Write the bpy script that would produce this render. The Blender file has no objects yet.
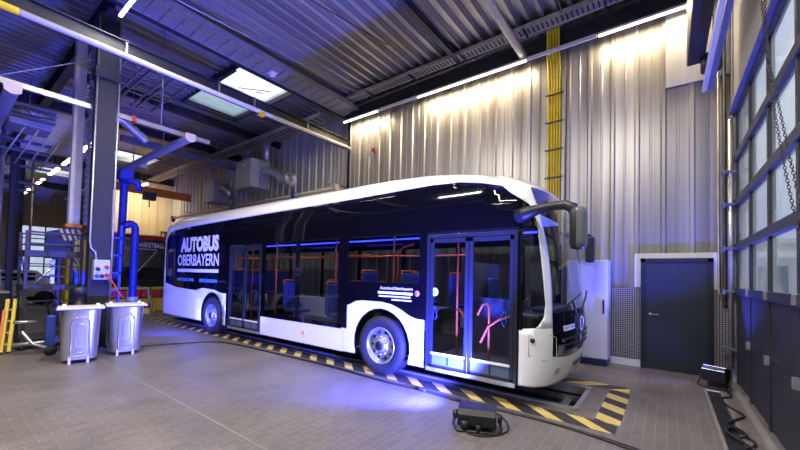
import bpy, bmesh, math, random
from mathutils import Vector, Matrix
random.seed(7)
SC = bpy.context.scene
COL = SC.collection
PI = math.pi

# ------------------------------------------------------------------ camera
EYE = 1.645
def make_camera():
    yaw, pitch, roll = math.radians(36.9), math.radians(1.65), math.radians(1.3)
    f = Vector((-math.sin(yaw)*math.cos(pitch), math.cos(yaw)*math.cos(pitch), math.sin(pitch)))
    r0 = Vector((math.cos(yaw), math.sin(yaw), 0)); u0 = r0.cross(f)
    r = r0*math.cos(roll) + u0*math.sin(roll); u = -r0*math.sin(roll) + u0*math.cos(roll)
    cd = bpy.data.cameras.new('camera'); cd.lens = 16.0; cd.sensor_width = 36.0
    cd.shift_y = 0.05; cd.clip_start = 0.05; cd.clip_end = 200
    co = bpy.data.objects.new('camera', cd); COL.objects.link(co)
    m = Matrix((r, u, -f)).transposed().to_4x4(); m.translation = (0, 0, EYE)
    co.matrix_world = m
    SC.camera = co
make_camera()

# ------------------------------------------------------------------ world, exposure
SC.view_settings.view_transform = 'Standard'; SC.view_settings.look = 'None'
SC.view_settings.gamma = 1.0; SC.view_settings.use_curve_mapping = False
SC.view_settings.exposure = 0.0
SC.cycles.max_bounces = 8; SC.cycles.transparent_max_bounces = 16
SC.cycles.sample_clamp_indirect = 4.0
SC.cycles.use_denoising = True
w = bpy.data.worlds.new('overcast_sky'); SC.world = w; w.use_nodes = True
nt = w.node_tree; nt.nodes.clear()
out = nt.nodes.new('ShaderNodeOutputWorld'); bg = nt.nodes.new('ShaderNodeBackground')
tc = nt.nodes.new('ShaderNodeTexCoord'); sep = nt.nodes.new('ShaderNodeSeparateXYZ')
ramp = nt.nodes.new('ShaderNodeValToRGB')
ramp.color_ramp.elements[0].position = 0.0; ramp.color_ramp.elements[0].color = (.62, .72, .92, 1)
ramp.color_ramp.elements[1].position = 0.75; ramp.color_ramp.elements[1].color = (2.6, 2.7, 2.8, 1)
e = ramp.color_ramp.elements.new(0.2); e.color = (.80, .90, 1.10, 1)
nt.links.new(tc.outputs['Generated'], sep.inputs[0]); nt.links.new(sep.outputs['Z'], ramp.inputs[0])
nt.links.new(ramp.outputs[0], bg.inputs[0]); bg.inputs[1].default_value = 0.75
nt.links.new(bg.outputs[0], out.inputs[0])

def area_light(name, loc, target, sx, sy, power, color, spread=180):
    d = bpy.data.lights.new(name, 'AREA'); d.shape = 'RECTANGLE'; d.size = sx; d.size_y = sy
    d.energy = power; d.color = color; d.spread = math.radians(spread)
    o = bpy.data.objects.new(name, d); COL.objects.link(o); o.location = loc
    o.rotation_euler = (Vector(target) - Vector(loc)).to_track_quat('-Z', 'Y').to_euler()
    return o
def spot_light(name, loc, target, angle, power, color, blend=.4, radius=.06):
    d = bpy.data.lights.new(name, 'SPOT'); d.energy = power; d.color = color
    d.spot_size = math.radians(angle); d.spot_blend = blend; d.shadow_soft_size = radius
    o = bpy.data.objects.new(name, d); COL.objects.link(o); o.location = loc
    o.rotation_euler = (Vector(target) - Vector(loc)).to_track_quat('-Z', 'Y').to_euler()
    return o
WARM = (1.0, .79, .47); WHITE = (1.0, .93, .84); BLUE = (.06, .075, 1.0)
# blue floods of the show lighting (housings built further down, except for the last, an added tint)
spot_light('flood_beam', (-1.92, 3.80, .20), (-4.9, 4.5, 2.8), 132, 4800, BLUE, .35)
spot_light('flood_beam', (.60, 7.34, .36), (-1.3, 6.2, 4.6), 112, 900, BLUE, .5)
spot_light('flood_beam', (.55, 7.42, .30), (-1.2, 8.1, .35), 110, 70, BLUE, .6)
spot_light('flood_beam', (-9.75, 2.95, .28), (-11.6, 5.2, 3.2), 150, 800, BLUE, .4)
spot_light('flood_beam', (-6.0, -2.0, .25), (-11.5, 1.5, 7.2), 85, 1300, BLUE, .6)  # added blue tint for the left ceiling, no floodlight stands here

# ------------------------------------------------------------------ materials
MATS = {}
def mat(name, color, rough=.5, metal=0., spec=.5, emit=None, estr=0., coat=0.):
    if name in MATS: return MATS[name]
    m = bpy.data.materials.new(name); m.use_nodes = True
    b = m.node_tree.nodes['Principled BSDF']
    b.inputs['Base Color'].default_value = (*color, 1); b.inputs['Roughness'].default_value = rough
    b.inputs['Metallic'].default_value = metal; b.inputs['Specular IOR Level'].default_value = spec
    b.inputs['Coat Weight'].default_value = coat
    if emit: b.inputs['Emission Color'].default_value = (*emit, 1); b.inputs['Emission Strength'].default_value = estr
    MATS[name] = m
    return m
def noise_mat(name, c1, c2, scale=4., rough=(.4, .6), metal=0., stretch=(1, 1, 1), bump=0., detail=4):
    if name in MATS: return MATS[name]
    m = mat(name, c1, rough[0], metal); nt = m.node_tree; b = nt.nodes['Principled BSDF']
    tc = nt.nodes.new('ShaderNodeTexCoord'); mp = nt.nodes.new('ShaderNodeMapping'); mp.inputs['Scale'].default_value = stretch
    n = nt.nodes.new('ShaderNodeTexNoise'); n.inputs['Scale'].default_value = scale; n.inputs['Detail'].default_value = detail
    mx = nt.nodes.new('ShaderNodeMix'); mx.data_type = 'RGBA'
    mx.inputs[6].default_value = (*c1, 1); mx.inputs[7].default_value = (*c2, 1)
    mr = nt.nodes.new('ShaderNodeMapRange'); mr.inputs[3].default_value = rough[0]; mr.inputs[4].default_value = rough[1]
    cr = nt.nodes.new('ShaderNodeMapRange'); cr.inputs[1].default_value = .3; cr.inputs[2].default_value = .7
    L = nt.links.new
    L(tc.outputs['Object'], mp.inputs[0]); L(mp.outputs[0], n.inputs[0]); L(n.outputs[0], cr.inputs[0])
    L(cr.outputs[0], mx.inputs[0]); L(mx.outputs[2], b.inputs['Base Color'])
    L(n.outputs[0], mr.inputs[0]); L(mr.outputs[0], b.inputs['Roughness'])
    if bump:
        bp = nt.nodes.new('ShaderNodeBump'); bp.inputs['Strength'].default_value = bump; bp.inputs['Distance'].default_value = .01
        L(n.outputs[0], bp.inputs['Height']); L(bp.outputs[0], b.inputs['Normal'])
    return m
def schlick(nt, f0=.04):
    # two-sided Fresnel reflectance, right for single sheets seen from either side
    lw = nt.nodes.new('ShaderNodeLayerWeight'); lw.inputs[0].default_value = .5
    pw = nt.nodes.new('ShaderNodeMath'); pw.operation = 'POWER'; pw.inputs[1].default_value = 5
    ma = nt.nodes.new('ShaderNodeMath'); ma.operation = 'MULTIPLY_ADD'; ma.inputs[1].default_value = 1-f0; ma.inputs[2].default_value = f0
    nt.links.new(lw.outputs['Facing'], pw.inputs[0]); nt.links.new(pw.outputs[0], ma.inputs[0])
    return ma
def glass_mat(name, tint, spec_rough=.03, ior=1.5, tail=None):
    m = bpy.data.materials.new(name); m.use_nodes = True; nt = m.node_tree; nt.nodes.clear()
    o = nt.nodes.new('ShaderNodeOutputMaterial'); t = nt.nodes.new('ShaderNodeBsdfTransparent'); g = nt.nodes.new('ShaderNodeBsdfGlossy')
    f = schlick(nt); mx = nt.nodes.new('ShaderNodeMixShader')
    t.inputs[0].default_value = (*tint, 1); g.inputs['Roughness'].default_value = spec_rough
    L = nt.links.new
    L(f.outputs[0], mx.inputs[0]); L(t.outputs[0], mx.inputs[1]); L(g.outputs[0], mx.inputs[2]); L(mx.outputs[0], o.inputs[0])
    MATS[name] = m
    return m
def frosted_mat(name, color, mixf=.75):
    m = bpy.data.materials.new(name); m.use_nodes = True; nt = m.node_tree; nt.nodes.clear()
    o = nt.nodes.new('ShaderNodeOutputMaterial'); t = nt.nodes.new('ShaderNodeBsdfTransparent'); d = nt.nodes.new('ShaderNodeBsdfTranslucent')
    g = nt.nodes.new('ShaderNodeBsdfGlossy'); f = schlick(nt)
    tc = nt.nodes.new('ShaderNodeTexCoord'); n = nt.nodes.new('ShaderNodeTexNoise'); n.inputs['Scale'].default_value = 1.1; n.inputs['Detail'].default_value = 2
    mr = nt.nodes.new('ShaderNodeMapRange'); mr.inputs[1].default_value = .35; mr.inputs[2].default_value = .65; mr.inputs[3].default_value = mixf-.2; mr.inputs[4].default_value = min(1, mixf+.2)
    mx = nt.nodes.new('ShaderNodeMixShader'); m2 = nt.nodes.new('ShaderNodeMixShader')
    t.inputs[0].default_value = (*color, 1); d.inputs[0].default_value = (*color, 1); g.inputs['Roughness'].default_value = .12
    L = nt.links.new
    L(tc.outputs['Object'], n.inputs[0]); L(n.outputs[0], mr.inputs[0]); L(mr.outputs[0], mx.inputs[0])
    L(t.outputs[0], mx.inputs[1]); L(d.outputs[0], mx.inputs[2])
    L(f.outputs[0], m2.inputs[0]); L(mx.outputs[0], m2.inputs[1]); L(g.outputs[0], m2.inputs[2]); L(m2.outputs[0], o.inputs[0])
    MATS[name] = m
    return m
def floor_mat():
    m = mat('tile_floor', (.2, .19, .18), .42); nt = m.node_tree; b = nt.nodes['Principled BSDF']
    tc = nt.nodes.new('ShaderNodeTexCoord'); mp = nt.nodes.new('ShaderNodeMapping'); mp.inputs['Rotation'].default_value = (0, 0, PI/2)
    br = nt.nodes.new('ShaderNodeTexBrick')
    br.inputs['Color1'].default_value = (.150, .133, .118, 1); br.inputs['Color2'].default_value = (.180, .160, .143, 1)
    br.inputs['Mortar'].default_value = (.25, .235, .215, 1); br.inputs['Scale'].default_value = 1
    br.inputs['Mortar Size'].default_value = .0032; br.inputs['Mortar Smooth'].default_value = .1
    br.inputs['Brick Width'].default_value = .20; br.inputs['Row Height'].default_value = .10
    n = nt.nodes.new('ShaderNodeTexNoise'); n.inputs['Scale'].default_value = 1.3; n.inputs['Detail'].default_value = 6
    mx = nt.nodes.new('ShaderNodeMix'); mx.data_type = 'RGBA'; mx.blend_type = 'MULTIPLY'; mx.inputs[0].default_value = 1
    cr = nt.nodes.new('ShaderNodeMapRange'); cr.inputs[1].default_value = .3; cr.inputs[2].default_value = .7; cr.inputs[3].default_value = .8; cr.inputs[4].default_value = 1.12
    mr = nt.nodes.new('ShaderNodeMapRange'); mr.inputs[3].default_value = .3; mr.inputs[4].default_value = .55
    bp = nt.nodes.new('ShaderNodeBump'); bp.inputs['Strength'].default_value = .25; bp.inputs['Distance'].default_value = .003
    L = nt.links.new
    L(tc.outputs['Object'], mp.inputs[0]); L(mp.outputs[0], br.inputs[0]); L(tc.outputs['Object'], n.inputs[0])
    L(n.outputs[0], cr.inputs[0]); L(br.outputs[0], mx.inputs[6]); L(cr.outputs[0], mx.inputs[7]); L(mx.outputs[2], b.inputs['Base Color'])
    L(n.outputs[0], mr.inputs[0]); L(mr.outputs[0], b.inputs['Roughness'])
    L(br.outputs['Fac'], bp.inputs['Height']); bp.invert = True; L(bp.outputs[0], b.inputs['Normal'])
    return m
def panel_mat(name, c1, c2, metal, r1, r2, per=3.3, sx=1., noise=.25):
    # sheet metal whose sheets differ a little from one another across the wall
    m = mat(name, c1, r1, metal); nt = m.node_tree; b = nt.nodes['Principled BSDF']
    tc = nt.nodes.new('ShaderNodeTexCoord'); mp = nt.nodes.new('ShaderNodeMapping'); mp.inputs['Scale'].default_value = (per*sx, per*(1-sx), .02)
    n = nt.nodes.new('ShaderNodeTexNoise'); n.inputs['Scale'].default_value = 1.; n.inputs['Detail'].default_value = 3
    mx = nt.nodes.new('ShaderNodeMix'); mx.data_type = 'RGBA'; mx.inputs[6].default_value = (*c1, 1); mx.inputs[7].default_value = (*c2, 1)
    cr = nt.nodes.new('ShaderNodeMapRange'); cr.inputs[1].default_value = .38; cr.inputs[2].default_value = .62
    mr = nt.nodes.new('ShaderNodeMapRange'); mr.inputs[3].default_value = r1; mr.inputs[4].default_value = r2
    L = nt.links.new
    L(tc.outputs['Object'], mp.inputs[0]); L(mp.outputs[0], n.inputs[0]); L(n.outputs[0], cr.inputs[0]); L(cr.outputs[0], mx.inputs[0])
    L(mx.outputs[2], b.inputs['Base Color']); L(n.outputs[0], mr.inputs[0]); L(mr.outputs[0], b.inputs['Roughness'])
    return m
M_FLOOR = floor_mat()
M_WALL = panel_mat('corrugated_wall_sheet', (.27, .26, .24), (.46, .445, .42), .5, .26, .42, per=4.5)
M_WALL2 = panel_mat('recess_wall_sheet', (.42, .42, .43), (.58, .58, .59), .2, .35, .5)
M_CREAM = panel_mat('cream_wall_sheet', (.55, .48, .34), (.66, .58, .42), 0., .5, .6, sx=0.)
M_DECK = panel_mat('galvanised_deck', (.36, .35, .33), (.48, .47, .44), .7, .3, .42, per=1.2)
M_GALV = noise_mat('galvanised_steel', (.5, .5, .49), (.66, .66, .65), 9, (.28, .45), .8)
M_GALVD = noise_mat('perforated_tray_steel', (.30, .29, .28), (.42, .41, .40), 14, (.4, .6), .6)
M_STEEL = noise_mat('dark_painted_steel', (.018, .019, .024), (.03, .031, .038), 3, (.4, .55))
M_COLM = noise_mat('column_grey_paint', (.011, .011, .016), (.016, .016, .022), 3, (.6, .7))
M_STBLUE = noise_mat('grey_blue_steel_paint', (.12, .13, .18), (.15, .16, .22), 3, (.4, .55))
M_WHITE = noise_mat('white_painted_metal', (.72, .72, .70), (.78, .78, .76), 2, (.35, .45))
M_LIGHTG = noise_mat('light_grey_metal', (.42, .43, .43), (.5, .51, .51), 2, (.35, .5), .2)
M_ALU = noise_mat('aluminium_rail', (.30, .29, .27), (.40, .385, .36), 5, (.3, .45), .5)
M_BUSW = mat('bus_white_lacquer', (.86, .86, .88), .16, 0., .5, coat=.5)
M_BUSB = mat('bus_black_gloss', (.003, .003, .005), .05, 0., .32)
M_RUB = noise_mat('tyre_rubber', (.012, .012, .013), (.022, .022, .024), 12, (.6, .8))
M_PLAST = noise_mat('black_plastic', (.012, .012, .013), (.02, .02, .021), 20, (.35, .5))
M_MIRR = mat('mirror_shell_grey', (.13, .14, .15), .3)
M_BRUSH = noise_mat('brushed_drum_steel', (.60, .60, .60), (.78, .78, .78), 6, (.24, .4), .92, (1, 1, .15))
M_YEL = noise_mat('yellow_cable_sheath', (.62, .46, .012), (.75, .57, .02), 5, (.4, .55))
M_YELP = noise_mat('yellow_floor_paint', (.62, .44, .12), (.74, .55, .18), 6, (.5, .65))
M_BLKP = noise_mat('black_floor_paint', (.022, .022, .026), (.045, .045, .05), 6, (.5, .65))
M_ORANGE = mat('orange_grab_pole', (.95, .16, .03), .45)
M_ORG2 = noise_mat('orange_crane_paint', (.6, .14, .02), (.7, .2, .03), 3, (.4, .5))
M_RED = noise_mat('red_plastic', (.5, .02, .015), (.62, .04, .03), 3, (.35, .5))
M_HOSE = noise_mat('blue_exhaust_hose', (.008, .02, .24), (.012, .03, .32), 8, (.45, .6))
M_DOOR = noise_mat('anthracite_door_paint', (.022, .03, .038), (.028, .037, .046), 3, (.38, .46))
M_DFRAME = mat('anthracite_frame', (.015, .02, .026), .4)
M_SEATF = noise_mat('dark_blue_seat_fabric', (.02, .03, .12), (.05, .07, .25), 30, (.7, .9))
M_INT = noise_mat('dark_bus_lining', (.07, .07, .08), (.1, .1, .11), 3, (.5, .6))
M_BLUEP = noise_mat('blue_painted_metal', (.02, .05, .3), (.03, .07, .4), 3, (.4, .5))
M_LED = mat('led_tube_diffuser', (.9, .9, .85), .4, emit=(1, .86, .62), estr=9)
M_LEDOFF = mat('led_tube_unlit', (.75, .75, .73), .3)
M_BLED = mat('blue_flood_lens', (.6, .7, 1), .2, emit=(.55, .65, 1), estr=5)
M_INLED = mat('bus_ceiling_led_strip', (.2, .2, 1), .3, emit=(.03, .05, 1), estr=5)
M_TXT = mat('white_lettering', (.85, .85, .87), .4)
M_TXTB = mat('pale_blue_lettering', (.18, .5, .8), .4)
M_AMB = mat('amber_marker_lens', (.9, .34, .03), .3)
M_PINK = mat('pink_badge', (.7, .25, .45), .4)
M_TAN = noise_mat('tan_end_cap', (.45, .38, .28), (.52, .45, .34), 5, (.4, .5))
M_CONC = noise_mat('smooth_concrete_edge', (.20, .19, .175), (.26, .25, .23), 4, (.5, .65))
M_PITW = noise_mat('pit_wall_paint', (.10, .11, .14), (.14, .15, .18), 3, (.5, .6))
M_GLASS = glass_mat('tinted_bus_glass', (.50, .54, .55))
M_WSG = glass_mat('windscreen_glass', (.74, .80, .78))
M_CLEAR = glass_mat('clear_glass', (.85, .9, .92))
M_FROST = frosted_mat('gate_window_pane', (.84, .91, 1.0), .4)
M_SKYL = frosted_mat('skylight_dome_pane', (.95, .97, 1.0), .5)
M_SKYD = frosted_mat('dull_skylight_pane', (.30, .38, .44), .6)
M_FARW = frosted_mat('far_window_pane', (.95, .97, 1.0), .35)

def perf_mat():
    m = mat('perforated_sheet', (.3, .3, .3), .4, .6); nt = m.node_tree; b = nt.nodes['Principled BSDF']
    tc = nt.nodes.new('ShaderNodeTexCoord'); mp = nt.nodes.new('ShaderNodeMapping'); mp.inputs['Scale'].default_value = (26, 26, 26)
    v = nt.nodes.new('ShaderNodeVectorMath'); v.operation = 'FRACTION'
    s = nt.nodes.new('ShaderNodeVectorMath'); s.operation = 'SUBTRACT'; s.inputs[1].default_value = (.5, .5, .5)
    mm = nt.nodes.new('ShaderNodeVectorMath'); mm.operation = 'MULTIPLY'; mm.inputs[1].default_value = (1, 0, 1)
    ln = nt.nodes.new('ShaderNodeVectorMath'); ln.operation = 'LENGTH'
    lt = nt.nodes.new('ShaderNodeMath'); lt.operation = 'LESS_THAN'; lt.inputs[1].default_value = .27
    mx = nt.nodes.new('ShaderNodeMix'); mx.data_type = 'RGBA'; mx.inputs[6].default_value = (.16, .155, .15, 1); mx.inputs[7].default_value = (.75, .73, .7, 1)
    L = nt.links.new
    L(tc.outputs['Object'], mp.inputs[0]); L(mp.outputs[0], v.inputs[0]); L(v.outputs[0], s.inputs[0]); L(s.outputs[0], mm.inputs[0])
    L(mm.outputs[0], ln.inputs[0]); L(ln.outputs['Value'], lt.inputs[0]); L(lt.outputs[0], mx.inputs[0]); L(mx.outputs[2], b.inputs['Base Color'])
    return m
M_PERF = perf_mat()

# ------------------------------------------------------------------ mesh helpers
SPLIT = {'guard_rail', 'joint_strap', 'brace', 'support_arm', 'seam', 'hanger_rod', 'drawer_gap', 'connector', 'handrail', 'rung', 'grille_rib', 'wiper', 'bolt_cap', 'hand_hole', 'wheel_nut',
         'ceiling_light_strip', 'cooling_fin', 'window_pane', 'hinge', 'strut', 'stringer', 'red_panel', 'nozzle_fin', 'shelf', 'edge_frame', 'rail', 'chord', 'pipework', 'cabin_floor', 'door_seam'}
class MB:
    def __init__(s): s.g = []; s.v = []; s.f = []; s.m = []; s.mats = []; s.sm = []
    def mi(s, m):
        if m not in s.mats: s.mats.append(m)
        return s.mats.index(m)
    def add(s, vs, fs, m=None, smooth=False):
        b = len(s.v); s.v += [tuple(v) for v in vs]; s.g.append((b, len(s.f), len(vs), len(fs)))
        for f in fs: s.f.append([i+b for i in f]); s.m.append(m); s.sm.append(smooth)
        return s
    def box(s, x0, x1, y0, y1, z0, z1, m=None):
        if x0 > x1: x0, x1 = x1, x0
        if y0 > y1: y0, y1 = y1, y0
        if z0 > z1: z0, z1 = z1, z0
        return s.add([(x0,y0,z0),(x1,y0,z0),(x1,y1,z0),(x0,y1,z0),(x0,y0,z1),(x1,y0,z1),(x1,y1,z1),(x0,y1,z1)],
              [(3,2,1,0),(4,5,6,7),(0,1,5,4),(1,2,6,5),(2,3,7,6),(3,0,4,7)], m)
    def obox(s, c, size, rot, m=None):
        R = rot if isinstance(rot, Matrix) else Matrix.Rotation(rot, 3, 'Z')
        hx, hy, hz = [q/2 for q in size]; c = Vector(c)
        vs = [c + R @ Vector(p) for p in ((-hx,-hy,-hz),(hx,-hy,-hz),(hx,hy,-hz),(-hx,hy,-hz),(-hx,-hy,hz),(hx,-hy,hz),(hx,hy,hz),(-hx,hy,hz))]
        return s.add(vs, [(3,2,1,0),(4,5,6,7),(0,1,5,4),(1,2,6,5),(2,3,7,6),(3,0,4,7)], m)
    def bar(s, a, b, wd, ht, m=None):
        a, b = Vector(a), Vector(b); d = (b-a); L = d.length; d.normalize()
        up = Vector((0,0,1)) if abs(d.z) < .95 else Vector((0,1,0))
        y = up.cross(d).normalized(); z = d.cross(y)
        return s.obox((a+b)/2, (L, wd, ht), Matrix((d, y, z)).transposed(), m)
    def tube(s, pts, r, n=8, m=None, closed=False, cap=True, rs=None):
        P = [Vector(p) for p in pts]; N = len(P); vs = []; fs = []; prev = None
        for i, p in enumerate(P):
            if closed: t = P[(i+1) % N] - P[i-1]
            else: t = P[min(i+1, N-1)] - P[max(i-1, 0)]
            t.normalize()
            if prev is None:
                a = Vector((0,0,1)) if abs(t.z) < .9 else Vector((1,0,0)); u = t.cross(a).normalized()
            else:
                u = prev - t*prev.dot(t)
                if u.length < 1e-5: u = t.orthogonal()
                u.normalize()
            prev = u; v = t.cross(u); rr = rs[i] if rs else r
            for k in range(n):
                an = 2*PI*k/n; vs.append(p + u*math.cos(an)*rr + v*math.sin(an)*rr)
        for i in range(N if closed else N-1):
            j = (i+1) % N
            for k in range(n):
                l = (k+1) % n; fs.append((i*n+k, i*n+l, j*n+l, j*n+k))
        if cap and not closed:
            fs.append(tuple(range(n-1, -1, -1))); fs.append(tuple((N-1)*n+k for k in range(n)))
        return s.add(vs, fs, m, True)
    def lathe(s, prof, axis_o, axis, n=32, m=None, smooth=True, close=False):
        # prof: (radius, distance along axis)
        ax = Vector(axis).normalized(); u = ax.orthogonal().normalized(); v = ax.cross(u); o = Vector(axis_o); vs = []; fs = []
        for (r, h) in prof:
            for k in range(n):
                an = 2*PI*k/n; vs.append(o + ax*h + (u*math.cos(an) + v*math.sin(an))*r)
        K = len(prof)
        for i in range(K if close else K-1):
            j = (i+1) % K
            for k in range(n):
                l = (k+1) % n; fs.append((i*n+k, j*n+k, j*n+l, i*n+l))
        return s.add(vs, fs, m, smooth)
    def prism(s, poly, fn0, fn1, m=None):
        # poly: list of 2D points; fn0/fn1 map a 2D point to the two 3D layers
        n = len(poly); vs = [fn0(*p) for p in poly] + [fn1(*p) for p in poly]
        fs = [tuple(range(n-1, -1, -1)), tuple(range(n, 2*n))] + [(i, (i+1) % n, n+(i+1) % n, n+i) for i in range(n)]
        return s.add(vs, fs, m)
    def build(s, name, m, parent=None, bevel=0., auto=True):
        if name in SPLIT and parent and len(s.g) > 1:
            last = None
            for (b, fb, nv, nf) in s.g:
                q = MB(); q.add(s.v[b:b+nv], [[i-b for i in f] for f in s.f[fb:fb+nf]]); q.m = s.m[fb:fb+nf]; q.sm = s.sm[fb:fb+nf]
                last = q.build(name, m, parent, bevel)
            return last
        me = bpy.data.meshes.new(name); org = ORG.get(parent.name, Vector((0,0,0))) if parent else None
        me.from_pydata(s.v, [], s.f)
        ml = []
        for q in s.m:
            q = q or m
            if q not in ml: ml.append(q)
        for q in ml: me.materials.append(q)
        for p, q, sm in zip(me.polygons, s.m, s.sm): p.material_index = ml.index(q or m); p.use_smooth = sm
        bm = bmesh.new(); bm.from_mesh(me); bmesh.ops.recalc_face_normals(bm, faces=bm.faces); bm.to_mesh(me); bm.free()
        return place(name, me, parent, bevel)
ORG = {}
def place(name, me, parent=None, bevel=0.):
    o = bpy.data.objects.new(name, me); COL.objects.link(o)
    if parent:
        o.parent = parent
        if parent.type == 'EMPTY': o.location = -ORG[parent.name]
        ORG[o.name] = Vector((0,0,0))
    if bevel:
        b = o.modifiers.new('bevel', 'BEVEL'); b.width = bevel; b.segments = 2; b.limit_method = 'ANGLE'; b.angle_limit = math.radians(50)
    return o
def tag(o, label=None, cat=None, group=None, kind=None):
    if label: o['label'] = label
    if cat: o['category'] = cat
    if group: o['group'] = group
    if kind: o['kind'] = kind
    return o
def pieces(mbs, name, m, parent, bevel=0.):
    for q in mbs: q.build(name, m, parent, bevel)
def thing(name, loc, label, cat, group=None):
    o = bpy.data.objects.new(name, None); COL.objects.link(o); o.location = loc; o.empty_display_size = .2
    ORG[o.name] = Vector(loc)
    return tag(o, label, cat, group)
def struct(mb, name, m, label=None):
    o = mb.build(name, m); o['kind'] = 'structure'
    if label: o['label'] = label
    return o
def clone(root, delta, label):
    r = root.copy(); COL.objects.link(r); r.location = root.location + Vector(delta); r['label'] = label
    for ch in list(root.children):
        c = ch.copy(); COL.objects.link(c); c.parent = r
        for g in ch.children:
            d = g.copy(); COL.objects.link(d); d.parent = c
            for k in g.children:
                q = k.copy(); COL.objects.link(q); q.parent = d
    return r
def text_mesh(name, body, m, parent, origin, xdir, zdir, width, height, bold=0., extrude=.001, offs=.0, align='LEFT'):
    cu = bpy.data.curves.new(name, 'FONT'); cu.body = body; cu.size = 1; cu.offset = bold; cu.extrude = 0; cu.resolution_u = 3
    tmp = bpy.data.objects.new(name, cu); COL.objects.link(tmp)
    bpy.context.view_layer.update()
    me = bpy.data.meshes.new_from_object(tmp.evaluated_get(bpy.context.evaluated_depsgraph_get()))
    bpy.data.objects.remove(tmp); bpy.data.curves.remove(cu)
    xs = [v.co.x for v in me.vertices]; ys = [v.co.y for v in me.vertices]
    x0, x1, y0, y1 = min(xs), max(xs), min(ys), max(ys)
    X = Vector(xdir).normalized(); Z = Vector(zdir).normalized(); N = X.cross(Z); O = Vector(origin)
    for v in me.vertices:
        a = (v.co.x-x0)/(x1-x0)*width; b = (v.co.y-y0)/(y1-y0)*height
        v.co = O + X*a + Z*b + N*offs
    me.materials.clear(); me.materials.append(m)
    return place(name, me, parent)

# ================================================================== STRUCTURE
X0, X1, YN, YW, H = -40.0, .89, -7.0, 8.35, 7.3
PX0, PX1, PY0, PY1 = -13.8, -.90, 4.94, 6.05      # pit opening
# floor with the pit cut out of it and a channel by the gate
f = MB()
def fq(x0, x1, y0, y1, z=0): f.add([(x0,y0,z),(x1,y0,z),(x1,y1,z),(x0,y1,z)], [(0,1,2,3)])
GX0, GX1 = .485, .645
fq(X0, PX0, YN, 9.5); fq(PX0, PX1, YN, PY0); fq(PX0, PX1, PY1, 9.5); fq(PX1, GX0, YN, 9.5); fq(GX0, GX1, 7.25, 9.5); fq(GX1, 3.5, YN, 9.5)
fq(GX0, GX1, YN, 7.25, -.012)
struct(f, 'floor', M_FLOOR, 'grey brown tiled workshop floor with fine pale joints')
p = MB()
p.add([(PX0,PY0,0),(PX1,PY0,0),(PX1,PY1,0),(PX0,PY1,0),(PX0,PY0,-1.3),(PX1,PY0,-1.3),(PX1,PY1,-1.3),(PX0,PY1,-1.3)],
      [(4,5,6,7),(0,1,5,4),(1,2,6,5),(2,3,7,6),(3,0,4,7)])
struct(p, 'trim_1', M_PITW, 'inside faces of the inspection pit under the bus')
# rounded steel lip around the pit and its recessed sliding cover
lip = thing('pit_cover', (-4, 5.5, 0), 'dark sliding inspection pit cover with steel rails under the bus', 'pit cover')
q = MB()
for y in (PY0+.03, PY1-.03): q.box(PX0, PX1, y-.03, y+.03, -.09, .03)
q.box(PX1-.06, PX1, PY0, PY1, -.09, .006)
q.build('edge_frame', M_GALV, lip)
q = MB(); q.box(PX0+.05, PX1-.5, PY0+.1, PY1-.1, -.26, -.21)
for i in range(42): q.box(PX0+.2+i*.3, PX0+.24+i*.3, PY0+.1, PY1-.1, -.21, -.195)
q.build('cover_plate', M_STEEL, lip)
q = MB()
for y in (PY0+.12, PY0+.20, PY1-.12): q.box(PX0, PX1-.06, y, y+.03, -.2, -.12)
q.box(PX1-.34, PX1-.24, PY0+.06, PY1-.06, -.24, -.17)
q.build('rail', M_GALV, lip)

# painted hazard frame around the pit
hz = MB()
def paint(poly, m, z=.003): hz.add([(x, y, z) for x, y in poly], [tuple(range(len(poly)))], m)
def stripes(x0, x1, y0, y1, along, step, skew, yel=None, ph=0.):
    pit = step; i = 0; L = (x1-x0) if along == 'x' else (y1-y0); t = (-abs(skew)-step) if not yel else ph-2*pit
    while t < L:
        m = M_YELP if i % 2 == 0 else M_BLKP
        if yel: step = yel if i % 2 == 0 else pit-yel
        if along == 'x':
            pts = [(t, 0), (t+step, 0), (t+step+skew, 1), (t+skew, 1)]
        else:
            pts = [(t, 0), (t+step, 0), (t+step+skew, 1), (t+skew, 1)]
        # clip to [0, L]
        def clip(P, keep, lim):
            o = []
            for a, b in zip(P, P[1:]+P[:1]):
                ka, kb = keep(a[0]), keep(b[0])
                if ka: o.append(a)
                if ka != kb:
                    k = (lim-a[0])/(b[0]-a[0]); o.append((lim, a[1]+(b[1]-a[1])*k))
            return o
        P = clip(pts, lambda v: v >= 0, 0.)
        if P: P = clip(P, lambda v: v <= L, L)
        if len(P) >= 3:
            if along == 'x': paint([(x0+a, y0+(y1-y0)*b) for a, b in P], m)
            else: paint([(x0+(x1-x0)*b, y0+a) for a, b in P], m)
        t += step; i += 1
stripes(-13.6, -.44, 4.46, 4.76, 'x', .48, -.33, .2, -.02)
stripes(-1.9, -.44, 6.22, 6.5, 'x', .30, .3)
stripes(-13.9, -13.6, 4.47, 6.5, 'y', .3, .25)
stripes(-.68, -.42, 4.76, 6.22, 'y', .24, -.16)
tag(hz.build('hazard_marking', M_YELP), 'yellow and black hazard stripe frame painted round the pit', 'floor marking')

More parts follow.
